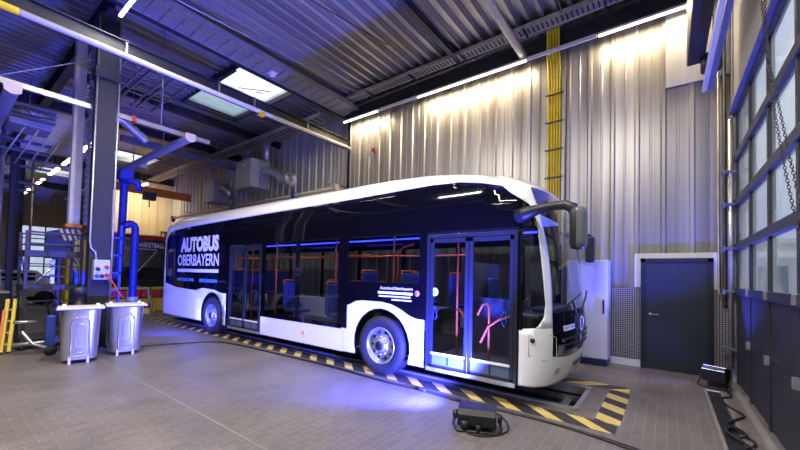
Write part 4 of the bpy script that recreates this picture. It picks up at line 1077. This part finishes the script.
# --- near side, white lower panels
patch('lower_panel', arch_poly(REND, -8.76, .29, WR, .60, [(-8.76, 1.09), (-9.05, 1.09), (-9.25, 1.12), (-9.45, 1.16), (-10.1, 1.18), (-10.3, 1.15), (-10.5, 1.10), (-11.76, 1.14), (-12.62, 1.26), (-13.0, 1.3), (REND, 1.3)]), M_BUSW)
patch('lower_panel', R4(-7.28, -4.65, .26, .68), M_BUSW)
patch('lower_panel', arch_poly(-4.64, -2.93, .27, WF, .60, [(-2.93, .98), (-3.08, .98), (-3.2, 1.02), (-3.38, 1.11), (-3.55, 1.17), (-3.75, 1.2), (-4.2, 1.2), (-4.35, 1.18), (-4.48, 1.12), (-4.6, 1.08), (-4.64, 1.08)]), M_BUSW)
# front corner white, below
FRT = [(0, 0)]
sA = s_ratio(1.0, -.2411); sB = s_ratio(.62, -.2403); sFar = 2*END-sA; sFarB = 2*END-sB
white_front = [(-1.50, .29), (sB-.0, .27), (END, .25), (2*END+1.5, .27), (2*END+1.5, 1.02), (sFar, 1.02), (sFar, .80), (2*END-sB, .66), (END, .66), (sB, .64), (sA, 1.02), (-1.50, 1.0)]
white_front = [(-1.50, .29), (-1.0, .28), (END, .25), (2*END+1.5, .28), (2*END+1.5, 1.02), (sFar, 1.02), (sFar+.02, .72), (END+.6, .62), (END, .60), (END-.6, .62), (sA+.02, .66), (sA+.0, 1.02), (s_ratio(1.02, -.285), 1.02), (-1.50, 1.0)]
patch('front_bumper', white_front, M_BUSW)
# A pillar and roof edge
def pil(z, X): return (s_x(z, X), z)
def rat(z, r): return (s_ratio(z, r), z)
zs_in = [(1.05, -1.125), (1.2, -1.175), (1.6, -1.24), (2.0, -1.31), (2.4, -1.40)]
WSL = [(1.02, -.2411), (1.3, -.2430), (1.6, -.2461), (1.92, -.2531), (2.2, -.2635), (2.41, -.2736), (2.6, -.2850), (2.78, -.2975)]
SWR = [(1.02, -.285), (1.06, -.2757), (1.155, -.2629), (1.32, -.2595), (1.6, -.2653), (1.91, -.2725), (2.2, -.2800), (2.385, -.2868), (2.59, -.3045)]
pillar = [rat(z, r) for z, r in WSL] + [rat(2.86, -.304), (END, 2.90), (2*END-s_ratio(2.86, -.304), 2.86)]
far = [(2*END-s_ratio(z, r), z) for z, r in WSL[::-1]] + [ (2*END+.9, 1.02), (2*END+1.2, 2.4), (2*END+1.2, 3.0)]
top = [(END, 3.055), (-1.6, 3.055), (-4, 3.055), (-8, 3.06), (RX0, 3.06), (REND, 3.06), (REND, 2.85), (RX0-.3, 2.85), (-12.62, 2.6), (-12.5, 2.78), (-12.3, 2.87), (-11, 2.92), (-8.3, 2.955), (-4.8, 2.99), (-2.87, 3.03), (-2.4, 3.01), (-2.06, 2.95), (-1.75, 2.87), (-1.62, 2.76)] + [rat(z, r) for z, r in SWR[::-1]]
patch('roof_edge', pillar+far+top, M_BUSW, .001)
# roof cap
q = MB(); zs = [3.04, 3.08, 3.12, 3.16, 3.20, 3.24, 3.28, 3.31, 3.34, 3.37, 3.39, 3.41, 3.42]; ring = []
for z in zs:
    yn = interp(YN_T, z); W = YC-yn; xn = interp(XN_T, z); xr = interp(XR_T, z); pts = []
    D = .68+(-1.57-xn)*.25; p = 2.4
    for sg, xe in ((1, xn), (-1, xr)):
        for i in range(41):
            th = PI*i/40; c, s = math.cos(th), math.sin(th)
            u = -math.copysign(abs(c)**(2/p), c)*sg; v = abs(s)**(2/p)
            dd = D if sg > 0 else .4
            pts.append((xe-sg*dd+sg*dd*v, YC+u*W, z))
    ring.append(pts)
n = len(ring[0]); fs = []
for i in range(len(ring)-1):
    for k in range(n): l = (k+1) % n; fs.append((i*n+k, i*n+l, (i+1)*n+l, (i+1)*n+k))
q.add([p for r in ring for p in r], fs, None, True)
q.add(ring[-1], [tuple(range(n))], None, True)
roof = q.build('roof', M_BUSW, bus)
# --- near side black band
B1 = [(-12.62, 2.30), (-12.62, 2.6), (-12.5, 2.78), (-12.3, 2.87), (-11, 2.92), (-8.3, 2.955), (-4.8, 2.99), (-2.87, 3.03), (-2.4, 3.01), (-2.06, 2.95), (-1.75, 2.87), (-1.62, 2.76)] + [rat(z, r) for z, r in SWR[:5:-1]] + [rat(2.29, -.2835), (-1.6, 2.27)]
patch('upper_band', B1[::-1], M_BUSB, .002)
KB = 'side_pillar'
patch('rear_side_panel', [(-11.95, 1.16), (-11.76, 1.14), (-10.5, 1.10), (-10.3, 1.15), (-10.1, 1.18), (-9.45, 1.16), (-9.25, 1.12), (-9.05, 1.09), (-8.70, 1.09), (-8.70, 2.30), (-11.95, 2.30)], M_BUSB, .002)
patch('rear_side_panel', [(-12.62, 1.26), (-11.95, 1.16), (-11.95, 1.45), (-12.62, 1.45)], M_BUSB, .002)
for a, b, z0 in ((-8.82, -8.70, .30), (-7.30, -7.14, .66), (-6.06, -5.94, .68), (-4.80, -4.56, .68), (-3.03, -2.90, .98), (-12.1, -12.05, 1.45), (-12.62, -12.56, 1.45)):
    patch(KB, R4(a, b, z0, 2.30), M_BUSB, .003)
patch(KB, [(-4.66, 1.07), (-4.48, 1.12), (-4.35, 1.18), (-4.2, 1.2), (-3.75, 1.2), (-3.55, 1.17), (-3.38, 1.11), (-3.2, 1.02), (-3.03, .98), (-3.03, 1.52), (-4.56, 1.52)], M_BUSB, .002)
patch(KB, R4(-7.2, -4.7, .66, .74), M_BUSB, .003)
# near side glazing
for nm, P in (('side_window', R4(-7.14, -6.06, .74, 2.30)), ('side_window', R4(-5.94, -4.80, .74, 2.30)), ('side_window', R4(-4.56, -3.03, 1.52, 2.30)), ('side_window', R4(-12.56, -11.95, 1.45, 2.30)),
              ('side_window', [(-1.46, 1.02)] + [rat(z, r) for z, r in SWR[:7]] + [rat(2.28, -.2830), (-1.46, 2.28)])):
    patch(nm, P, M_GLASS, -.004, thick=0)
patch(KB, R4(-1.52, -1.46, .99, 2.30), M_BUSB, .003)
# front glazing and grille
ws = [rat(1.22, -.2425)] + [rat(z, r) for z, r in WSL[1:]] + [rat(2.86, -.304), (END, 2.90)]
ws = [(a+.0, b) for a, b in ws] + [(2*END-a, b) for a, b in ws[:-1][::-1]]
patch('windscreen', ws[::-1], M_WSG, -.004, thick=0)
gr = [(sA+.0, 1.02), rat(1.12, -.2415), rat(1.22, -.2425), (2*END-s_ratio(1.22, -.2425), 1.22), (2*END-s_ratio(1.12, -.2415), 1.12), (2*END-sA, 1.02), (sFar+.0, .72), (END+.6, .62), (END, .60), (END-.6, .62), (sA+.01, .66)]
grille = patch('front_grille', gr[::-1], M_BUSB, .002)
def on_front(Y, z, off=0.):
    s = s_y(z, Y); return S(s, z)+SN(s, z)*off
# grille ribs, badges, lamps, plate
q = MB()
for z in (.70, .78, .86): q.tube([on_front(y, z, .008) for y in [4.95+i*.1 for i in range(18)]], .010, 6)
q.build('grille_rib', M_PLAST, grille)
def frontpanel(name, y0, y1, z0, z1, m, off=.01, parent=None):
    n = 8; q = MB(); vs = []
    for i in range(n+1):
        y = y0+(y1-y0)*i/n; vs += [on_front(y, z0, off), on_front(y, z1, off)]
    q.add(vs, [(2*i, 2*i+2, 2*i+3, 2*i+1) for i in range(n)], None, True); return q.build(name, m, parent or bus)
frontpanel('name_sign', 4.98, 5.44, .965, 1.035, M_TXT, .012)
tm = text_mesh('sign_lettering', 'AutobusOberbayern', M_PLAST, bus, on_front(5.0, .98, .018), on_front(5.42, .98, .018)-on_front(5.0, .98, .018), (0, 0, 1), .42, .04, .01)
em = thing_em = None
q = MB(); c = on_front(5.80, 1.0, .02); q.lathe([(.105, 0), (.118, .01), (.105, .02), (.092, .01)], c, (1, 0, 0), 28, close=True); 
for k in range(3):
    a = PI/2+2*PI*k/3; d = Vector((0, math.cos(a), math.sin(a))); e = Vector((0, -d.z, d.y))
    q.add([c+Vector((.01,0,0))+d*.10, c+Vector((.016,0,0))+e*.014, c+Vector((.016,0,0))-e*.014, c+Vector((.02,0,0))-d*.01], [(0,1,3),(0,3,2)])
q.build('round_badge', M_GALV, bus)
q = MB(); q.lathe([(0, 0), (.05, 0), (.05, .012), (0, .012)], on_front(5.80, .80, .01), (1, 0, 0), 20); q.build('round_sensor', M_GALV, bus)
frontpanel('headlamp', 4.86, 5.02, .66, .80, mat('headlamp_lens', (.25, .27, .3), .1, .3), .008)
frontpanel('headlamp', 6.59, 6.75, .66, .80, mat('headlamp_lens', (.25, .27, .3), .1, .3), .008)
frontpanel('number_plate', 5.55, 6.05, .38, .50, M_TXT, .012)
frontpanel('number_plate_field', 5.57, 6.03, .395, .485, M_PLAST, .015)
frontpanel('fog_lamp', 4.86, 4.96, .42, .50, M_LIGHTG, .006)
# wipers
q = MB(); q.tube([on_front(5.9, 1.15, .02), on_front(6.2, 1.35, .05), on_front(6.5, 1.45, .05)], .014); q.tube([on_front(5.1, 1.30, .04), on_front(5.9, 1.42, .04)], .012); q.tube([on_front(5.6, 1.12, .02), on_front(5.3, 1.34, .05)], .014); q.build('wiper', M_PLAST, bus)
# front near corner details
q = MB(); z0, z1 = .66, .93
pts = [(-1.38, .93), (-1.15, .93), (-1.12, .90), (-1.12, .64), (-1.22, .62), (-1.38, .68)]
q.tube([S(s_x(z, X), z)+SN(s_x(z, X), z)*.004 for X, z in pts], .006, 5, closed=True); q.build('service_flap', M_LIGHTG, bus)
q = MB(); q.lathe([(0, 0), (.03, 0), (.03, .015), (0, .015)], S(-1.34, .87), (0, -1, 0), 14); q.build('emergency_switch', M_PLAST, bus)
# --- far side (simple but real)
patch('lower_panel', R4(RX0+.02, FX0-.1, .28, .95), M_BUSW, mirror=True)
patch('upper_band', R4(RX0+.02, FX0-.02, 2.28, 2.98), M_BUSB, mirror=True)
patch('roof_edge', R4(RX0-.3, FX0+.3, 2.96, 3.06), M_BUSW, .001, mirror=True)
xs = [-12.6, -11.2, -9.7, -8.2, -6.7, -5.2, -3.7, -2.3, -1.62]
for x in xs: patch(KB, R4(x-.06, x+.06, .95, 2.28), M_BUSB, mirror=True)
for a, b in zip(xs, xs[1:]): patch('side_window', R4(a+.06, b-.06, .95, 2.28), M_GLASS, -.004, thick=0, mirror=True)
# rear face
q = MB()
q.box(-12.96, -12.9, 4.85, 6.75, .5, 1.3); q.build('rear_panel', M_BUSW, bus)
q = MB(); q.add([(-12.94, 4.8, 1.3), (-12.94, 6.8, 1.3), (-12.94, 6.8, 2.8), (-12.94, 4.8, 2.8)], [(0,1,2,3)]); q.build('rear_window', M_GLASS, bus)
patch('rear_corner', [(REND-.9, .3), (REND-1.5, .3), (REND-1.5, 3.0), (REND-.9, 3.0)], M_BUSW)
patch('rear_corner', [(-12.65, 1.24), (-13.0, 1.24), (-13.0, 2.95), (-12.3, 2.95), (-12.3, 2.87), (-12.5, 2.78), (-12.62, 2.6)], M_BUSW, .0005)
# --- wheels
def wheel(cx, ys, sgn, label=None):
    t = MB(); o = (cx, ys, .48)
    t.lathe([(.30, .02), (.34, -.01), (.40, -.012), (.455, .0), (.478, .03), (.482, .06), (.482, .22), (.478, .25), (.45, .28), (.34, .28), (.30, .26)], o, (0, sgn, 0), 48)
    tr = t.build('wheel', M_RUB, bus)
    r = MB(); r.lathe([(.305, .03), (.30, .0), (.285, .0), (.27, .03), (.262, .075), (.22, .085), (.175, .07), (.15, .055), (.12, .05), (.115, .0), (.105, -.012), (.0, -.012)], o, (0, sgn, 0), 40)
    rm = r.build('wheel_rim', noise_mat('wheel_rim_grey', (.30, .30, .32), (.4, .4, .42), 6, (.3, .45), .6), tr)
    h = MB()
    for k in range(10):
        a = 2*PI*k/10; h.lathe([(0, 0), (.028, 0), (.028, .01)], (cx+.215*math.cos(a), ys+sgn*.074, .48+.215*math.sin(a)), (0, sgn, 0), 12)
    h.lathe([(0, -.001), (.075, -.001), (.075, .01)], (cx, ys-sgn*.013, .48), (0, sgn, 0), 20)
    h.build('hand_hole', M_PLAST, tr)
    b = MB()
    for k in range(10):
        a = 2*PI*(k+.5)/10; b.lathe([(0, -.03), (.014, -.03), (.014, .02)], (cx+.145*math.cos(a), ys+sgn*.05, .48+.145*math.sin(a)), (0, sgn, 0), 6)
    b.build('wheel_nut', M_GALV, tr)
wheel(WF, 4.52, 1); wheel(WR, 4.52, 1); wheel(WF, 7.05, -1); wheel(WR, 7.05, -1)
for cx in (WF, WR):
    q = MB(); A = archpts(cx, .615, -20, 200, 20); vs = []
    for (x, z) in A: vs += [(x, 4.545, z), (x, 5.0, z)]
    q.add(vs, [(2*i, 2*i+2, 2*i+3, 2*i+1) for i in range(len(A)-1)], None, True)
    q.add([(x, 5.0, z) for x, z in A], [tuple(range(len(A)))]); q.build('wheel_arch_liner', M_PLAST, bus)
# underbody
q = MB(); q.box(-12.7, -10.2, 4.62, 7.0, .34, .40); q.box(-8.85, -4.4, 4.62, 7.0, .30, .36); q.box(-3.0, -1.3, 4.62, 7.0, .30, .34); q.box(-10.2, -8.85, 5.05, 6.55, .4, .46); q.box(-4.4, -3.0, 5.05, 6.55, .36, .42)
q.box(-12.0, -2.0, 5.3, 6.3, .18, .36); q.build('underbody', M_PLAST, bus)
# --- doors
def bus_door(x0, x1, n, label_side, ztop=2.26, zb=.27):
    fr = MB(); 
    fr.box(x0, x0+.045, 4.52, 4.60, zb, ztop); fr.box(x1-.045, x1, 4.52, 4.60, zb, ztop); fr.box(x0, x1, 4.525, 4.60, ztop-.05, ztop)
    d = fr.build('door_surround', M_DFR, bus, .005)
    q = MB(); q.box(x0+.02, x1-.02, 4.515, 4.70, zb-.02, zb+.035); q.build('door_sill', M_GALV, d)
    w = (x1-x0-.09)/n
    for k in range(n):
        a = x0+.045+k*w+.006; b = a+w-.012
        L = MB()
        L.box(a, a+.055, 4.535, 4.575, zb+.05, ztop-.06); L.box(b-.055, b, 4.535, 4.575, zb+.05, ztop-.06); L.box(a, b, 4.535, 4.575, ztop-.12, ztop-.06); L.box(a, b, 4.535, 4.575, zb+.05, zb+.075)
        leaf = L.build('door_leaf', M_DFR, d, .004)
        g = MB(); g.add([(a+.05, 4.553, zb+.25), (b-.05, 4.553, zb+.25), (b-.05, 4.553, ztop-.11), (a+.05, 4.553, ztop-.11)], [(0,1,2,3)]); g.build('door_glass', M_GLASS, leaf)
        g = MB(); g.box(a+.05, b-.05, 4.545, 4.565, zb+.07, zb+.23); g.box((a+b)/2-.01, (a+b)/2+.01, 4.538, 4.55, zb+.09, zb+.21, M_DFR); g.build('kick_panel', mat('kick_panel_blue_grey', (.10, .13, .2), .3), leaf)
        g = MB(); g.box(a+.04, b-.04, 4.525, 4.545, zb+.225, zb+.255); g.build('white_strip', M_TXT, leaf)
        g = MB(); hx = a+.11 if k == 0 and n == 2 and label_side else b-.11
        g.tube([(hx-.02, 4.53, 1.2), (hx-.035, 4.515, 1.14), (hx-.03, 4.515, 1.05), (hx, 4.515, 1.0), (hx+.03, 4.515, 1.05), (hx+.03, 4.515, 1.14), (hx, 4.53, 1.2)], .008, 5, closed=True); g.build('grab_handle', mat('door_handle_dark', (.02, .025, .06), .4), leaf)
    return d
M_DFR = mat('anodised_door_frame', (.022, .024, .035), .3, .2)
d_front = bus_door(-2.89, -1.52, 2, True)
d_mid = bus_door(-8.70, -7.30, 2, False)
q = MB(); q.lathe([(0, 0), (.062, 0), (.062, .003), (0, .003)], (-2.76, 4.548, 1.41), (0, -1, 0), 24); wb = q.build('round_sticker', M_TXT, d_front)
q = MB(); q.lathe([(0, .0035), (.03, .0035), (.03, .0045)], (-2.76, 4.548, 1.41), (0, -1, 0), 16); q.build('sticker_symbol', M_TXTB, wb)
# amber markers
for (x, z) in ((-3.10, .66), (-5.75, .47), (-8.92, .46), (-10.6, .50)):
    q = MB(); q.box(x-.045 if x > -4 else x-.03, x+.045 if x > -4 else x+.03, 4.512, 4.532, z-.025, z+.03); q.build('side_marker', M_AMB, bus, .004)
# lettering
LY = 4.522
text_mesh('lettering_autobus', 'AUTOBUS', M_TXT, bus, (-11.55, LY, 2.17), (1, 0, 0), (0, 0, 1), 2.28, .43, .06)
text_mesh('lettering_oberbayern', 'OBERBAYERN', M_TXT, bus, (-11.72, LY, 1.78), (1, 0, 0), (0, 0, 1), 2.48, .33, .02)
q = MB(); q.box(-11.72, -9.25, LY-.002, LY+.002, 1.60, 1.69); q.build('lettering_bar', M_TXT, bus)
text_mesh('lettering_electric', '100% ELECTRIC', M_TXTB, bus, (-11.72, LY, 1.34), (1, 0, 0), (0, 0, 1), 1.12, .085, .015)
text_mesh('lettering_emission', 'ZERO-EMISSION', M_TXTB, bus, (-10.30, LY, 1.34), (1, 0, 0), (0, 0, 1), 1.0, .085, .015)
text_mesh('lettering_side', 'AutobusOberbayern', M_TXT, bus, (-3.80, LY, 1.395), (1, 0, 0), (0, 0, 1), .66, .062, .01)
q = MB(); q.box(-3.84, -3.14, LY-.002, LY+.002, 1.335, 1.375); q.build('lettering_bar', M_TXT, bus)
q = MB(); random.seed(9)
for (z, xa, xb) in ((1.285, -3.82, -3.18), (1.235, -3.55, -3.18)):
    x = xa
    while x < xb: l = random.uniform(.012, .03); q.box(x, x+l, LY-.001, LY+.002, z, z+.026); x += l+.008
q.build('small_print', M_TXT, bus)
q = MB(); q.lathe([(0, 0), (.045, 0), (.045, .003), (0, .003)], (-3.06, LY+.004, 1.37), (0, -1, 0), 20); q.lathe([(.018, .004), (.026, .005)], (-3.06, LY+.004, 1.37), (0, -1, 0), 16, M_PLAST); q.build('round_badge', M_PINK, bus)
# --- mirror
q = MB(); q.tube([(-1.52, 4.56, 2.44), (-1.40, 4.50, 2.46), (-1.25, 4.50, 2.50), (-1.08, 4.50, 2.52), (-.96, 4.50, 2.52), (-.88, 4.5, 2.48), (-.84, 4.50, 2.38)], .06, 12, rs=[.10, .085, .06, .055, .06, .065, .06]); arm = q.build('mirror_arm', M_PLAST, bus)
q = MB(); n = 20; prof = [(0, 0), (.7, .01), (.9, .03), (1, .08), (1, .42), (.93, .47), (.7, .49), (0, .495)]; vs = []; fs = []
for (s, h) in prof:
    for k in range(n):
        a = 2*PI*k/n; c, d = math.cos(a), math.sin(a); ex = 2/3
        vs.append((-.82+.085*s*abs(c)**ex*math.copysign(1, c), 4.50+.13*s*abs(d)**ex*math.copysign(1, d), 1.985+h))
for i in range(len(prof)-1):
    for k in range(n): l = (k+1) % n; fs.append((i*n+k, i*n+l, (i+1)*n+l, (i+1)*n+k))
q.add(vs, fs, None, True); hd = q.build('mirror_head', M_PLAST, bus)
q = MB(); vs = []; fs = []
for (s, h) in prof[1:-1]:
    for k in range(9):
        a = -PI/2*1.0 + PI*k/8; c, d = math.cos(a), math.sin(a); ex = 2/3
        vs.append((-.815+.088*s*abs(c)**ex, 4.50+.134*s*abs(d)**ex*math.copysign(1, d), 1.985+h))
for i in range(5):
    for k in range(8): fs.append((i*9+k, i*9+k+1, (i+1)*9+k+1, (i+1)*9+k))
q.add(vs, fs, None, True); q.build('mirror_shell', M_MIRR, hd)
q = MB(); q.tube([(-1.52, 7.05, 2.44), (-1.3, 7.15, 2.5), (-1.1, 7.2, 2.4)], .05, 10); arm = q.build('mirror_arm', M_PLAST, bus)
q = MB(); q.box(-1.18, -1.04, 7.08, 7.3, 1.95, 2.42); q.build('mirror_head', M_PLAST, bus, .04)
# --- interior
q = MB(); q.box(-12.5, -1.5, 4.60, 7.0, .36, .38); q.box(-12.8, -8.9, 4.62, 7.0, .60, .62); q.build('cabin_floor', M_INT, bus)
q = MB(); q.box(-12.5, -1.6, 4.66, 6.95, 2.62, 2.66); q.build('cabin_ceiling', M_WHITE, bus)
q = MB(); 
for y in (4.75, 6.85): q.box(-12.2, -1.9, y-.015, y+.015, 2.50, 2.53)
q.build('ceiling_light_strip', M_INLED, bus)
q = MB(); q.box(-1.75, -1.35, 4.95, 6.8, .5, 1.15); q.box(-1.62, -1.3, 5.4, 6.7, 1.1, 1.22); q.build('dashboard', M_PLAST, bus, .05)
q = MB(); q.tube([Vector((-1.95, 6.3, 1.15))+Vector((.07*math.cos(a)*1.0, .22*math.sin(a), .2*math.cos(a))) for a in [2*PI*i/24 for i in range(24)]], .014, 6, closed=True); q.tube([(-1.95, 6.3, 1.15), (-1.7, 6.3, 1.0)], .03); q.build('steering_wheel', M_PLAST, bus)
q = MB(); q.box(-2.75, -2.70, 5.7, 7.0, .4, 1.9); q.box(-2.7, -1.8, 5.62, 5.67, .4, 1.3); q.build('cab_partition', M_INT, bus)
def seat(x, y, z, name='passenger_seat', hi=1.0):
    q = MB(); q.box(x-.2, x+.22, y-.21, y+.21, z+.40, z+.48); q.box(x-.26, x-.18, y-.21, y+.21, z+.44, z+.44+.62*hi); s = q.build(name, M_SEATF, bus, .03)
    q = MB(); q.box(x-.05, x+.05, y-.05, y+.05, z, z+.4); q.build('seat_post', M_LIGHTG, s)
    q = MB(); q.tube([(x-.22, y-.2, z+.95), (x-.22, y-.2, z+1.10), (x-.22, y+.2, z+1.10), (x-.22, y+.2, z+.95)], .014, 6); q.build('seat_grip', M_ORANGE, s)
seat(-2.35, 6.3, .45, 'driver_seat', 1.2)
for x in (-3.3, -4.2):
    for y in (4.95, 6.6): seat(x, y, .62)
for x in (-5.3, -6.1, -6.9): seat(x, 6.6, .38)
seat(-5.2, 5.0, .38); seat(-6.6, 5.0, .38)
for x in (-9.3, -10.2, -11.1, -12.0):
    for y in (4.92, 5.35, 6.2, 6.65): seat(x, y, .62)
def pole(pts, r=.017):
    q = MB(); q.tube(pts, r, 8); q.build('grab_pole', M_ORANGE, bus)
pole([(-2.62, 5.0, .36), (-2.62, 5.0, 2.6)])
pole([(-2.62, 5.0, 1.12), (-2.5, 4.9, 1.12), (-2.36, 4.80, 1.0), (-2.30, 4.75, .85)])
pole([(-2.0, 4.78, .40), (-2.0, 4.78, 1.22), (-2.03, 4.78, 1.27), (-2.09, 4.76, 1.25), (-2.16, 4.74, 1.1)])
pole([(-1.66, 4.75, 1.13), (-1.85, 4.75, 1.06), (-2.0, 4.75, .95), (-2.1, 4.72, .72)])
for x in (-4.05, -5.6, -7.2, -8.8, -10.4): pole([(x, 5.2 if x != -7.2 else 4.85, .4), (x, 5.2 if x != -7.2 else 4.85, 2.6)])
pole([(-3.8, 5.0, 1.25), (-3.8, 5.0, 2.05), (-3.75, 5.1, 2.15), (-3.6, 5.2, 2.2)])
pole([(-5.0, 5.6, 2.05), (-11.5, 5.6, 2.05)]); pole([(-3.0, 6.0, 2.05), (-11.5, 6.0, 2.05)])
for x in (-2.3, -4.6, -7.5, -10.5): area_light('bus_cabin_fill', (x, 5.9, 2.58), (x, 5.9, 1), .9, .12, 12, (1, .95, .88))  # unseen white fill, added to brighten the cabin and grab poles
for x in (-4.5, -7.5, -10.5): area_light('bus_cabin_glow', (x, 5.0, 2.48), (x, 5.4, 1), 1.5, .05, 5, (.05, .08, 1))

# ================================================================== FLOOR ITEMS
fl = thing('stage_floodlight', (-1.7, 3.7, 0), 'black stage floodlight lying on the floor in front of the bus door', 'floodlight')
Rf = Matrix.Rotation(math.radians(22), 3, 'Z')
def FW(p): return Vector((-1.66, 3.68, 0)) + (Rf @ Vector(p))*1.02
q = MB(); pr = [(-.2, .06), (-.17, .03), (.17, .03), (.2, .07), (.19, .17), (.15, .21), (-.15, .21), (-.19, .17)]
q.prism([(-.13, .05), (.10, .03), (.14, .08), (.13, .20), (.08, .235), (-.10, .22), (-.14, .17)], lambda a, b: FW((-.20, a, b)), lambda a, b: FW((.20, a, b)))
q.build('housing', M_PLAST, fl, .015)
q = MB()
for k in range(9): q.prism([(-.08, .215), (.09, .222), (.13, .19), (.135, .10), (.12, .10)], lambda a, b, k=k: FW((-.17+k*.042, a*1.03, b*1.05)), lambda a, b, k=k: FW((-.155+k*.042, a*1.03, b*1.05)))
q.build('cooling_fin', M_PLAST, fl)
q = MB(); q.tube([FW(p) for p in ((-.23, 0, .12), (-.25, -.02, .02), (-.2, -.16, .015), (.2, -.16, .015), (.25, -.02, .02), (.23, 0, .12))], .016, 8); q.build('yoke', M_PLAST, fl)
for sx in (-1, 1): q = MB(); q.lathe([(0, 0), (.045, 0), (.05, .02), (.035, .05), (0, .05)], FW((sx*.21, -.0, .12)), Rf @ Vector((sx, 0, 0)), 14); q.build('yoke_knob', M_PLAST, fl)
q = MB(); q.add([FW(p) for p in ((-.17, .147, .08), (.17, .147, .08), (.17, .138, .20), (-.17, .138, .20))], [(0,1,2,3)]); q.build('lens', M_BLED, fl)
q = MB(); q.lathe([(0, 0), (.04, 0), (.05, .08), (0, .09)], FW((-.12, -.14, .03)), (0, 0, 1), 12); q.lathe([(0, 0), (.03, 0), (.03, .06), (0, .07)], FW((.02, -.15, .02)), (0, 0, 1), 12); q.build('connector', M_PLAST, fl)
f2 = thing('stage_floodlight', (.68, 7.5, 0), 'black stage floodlight glowing on the floor beside the dark door', 'floodlight')
Rg = Matrix.Rotation(math.radians(-25), 3, 'Z')
def GW(p): return Vector((.62, 7.48, 0)) + Rg @ Vector(p)
q = MB(); q.prism([(-.10, .10), (.09, .10), (.10, .30), (-.06, .34), (-.11, .30)], lambda a, b: GW((-.15, a, b)), lambda a, b: GW((.15, a, b))); q.build('housing', M_PLAST, f2, .01)
q = MB(); q.add([GW(p) for p in ((-.14, -.112, .285), (.14, -.112, .285), (.14, -.062, .338), (-.14, -.062, .338))], [(0,1,2,3)]); q.build('lens', M_BLED, f2)
q = MB(); q.tube([GW(p) for p in ((-.18, 0, .2), (-.2, -.1, .02), (-.1, -.14, .015), (.1, -.14, .015), (.2, -.1, .02), (.18, 0, .2))], .014, 8); q.build('yoke', M_PLAST, f2)
q = MB(); q.box(.52, .76, 7.40, 7.56, .02, .12); q.build('connector', M_PLAST, f2)
f3 = thing('stage_floodlight', (-9.8, 2.8, 0), 'black stage floodlight on the floor behind the right drum', 'floodlight')
q = MB(); q.box(-9.98, -9.66, 2.70, 2.86, .08, .30); q.build('housing', M_PLAST, f3, .01)
q = MB(); q.add([(-9.96, 2.87, .1), (-9.68, 2.87, .1), (-9.68, 2.87, .28), (-9.96, 2.87, .28)], [(0,1,2,3)]); q.build('lens', M_BLED, f3)
q = MB(); q.tube([(-10.01, 2.78, .19), (-10.02, 2.72, .02), (-9.62, 2.72, .02), (-9.63, 2.78, .19)], .014, 8); q.build('yoke', M_PLAST, f3)
def smooth(pts, n=6):
    P = [Vector(p) for p in pts]; out = []
    for i in range(len(P)-1):
        p0 = P[max(i-1, 0)]; p1 = P[i]; p2 = P[i+1]; p3 = P[min(i+2, len(P)-1)]
        for k in range(n):
            t = k/n; out.append(.5*((2*p1)+(-p0+p2)*t+(2*p0-5*p1+4*p2-p3)*t*t+(-p0+3*p1-3*p2+p3)*t**3))
    out.append(P[-1]); return out
cz = .014
c1 = [(.4, 3.9, cz), (-.28, 4.16, cz), (-.96, 4.30, cz), (-1.68, 4.30, cz), (-2.2, 4.27, cz), (-2.86, 4.30, cz), (-3.55, 4.27, cz), (-4.79, 4.32, cz), (-6.54, 4.28, cz), (-7.65, 4.22, cz), (-8.3, 4.08, cz), (-8.62, 3.65, cz), (-8.9, 2.98, cz), (-9.0, 2.6, cz)]
t = thing('floor_cable', (-3, 4.3, 0), 'long black cable pair along the floor in front of the bus', 'cable')
q = MB(); q.tube(smooth(c1), .012, 6); q.build('cable', M_PLAST, t)
q = MB(); q.tube(smooth([(x-.0, y+.035+.02*math.sin(i*2.1), z) for i, (x, y, z) in enumerate(c1[:11])]), .010, 6); q.build('cable', M_PLAST, t)
q = MB(); q.tube([(-2.9, 4.31, .022), (-2.72, 4.30, .022)], .026, 10); q.tube([(-2.2, 4.27, .022), (-2.05, 4.28, .022)], .026, 10); q.build('connector', M_PLAST, t)
t = thing('lamp_cable', (-1.5, 3.7, 0), 'thin black lead looping from the floodlight back to the cable pair', 'cable')
q = MB(); q.tube(smooth([(-1.72, 3.55, .02), (-1.66, 3.46, .012), (-1.48, 3.52, .012), (-1.36, 3.74, .012), (-1.42, 3.96, .012), (-1.6, 4.15, .012), (-1.9, 4.26, .012)]), .009, 6); q.build('cable', M_PLAST, t)
t = thing('coiled_cable', (.68, 6, 0), 'black cable snaking along the floor by the gate', 'cable')
q = MB(); q.tube(smooth([(.70, 7.36, .05), (.74, 7.0, .014), (.60, 6.75, .014), (.66, 6.4, .014), (.76, 6.1, .014), (.66, 5.85, .014), (.56, 5.6, .014), (.66, 5.35, .014), (.72, 5.1, .014), (.6, 4.8, .014), (.65, 4.4, .014), (.6, 4, .014)]), .013, 6); q.build('cable', M_PLAST, t)
q = MB(); q.tube(smooth([(.60, 5.55, .014), (.52, 5.35, .02), (.60, 5.15, .03), (.68, 5.3, .035), (.60, 5.45, .04), (.52, 5.25, .04), (.62, 5.05, .03), (.7, 4.9, .014)]), .013, 6); q.build('cable_coil', M_PLAST, t)
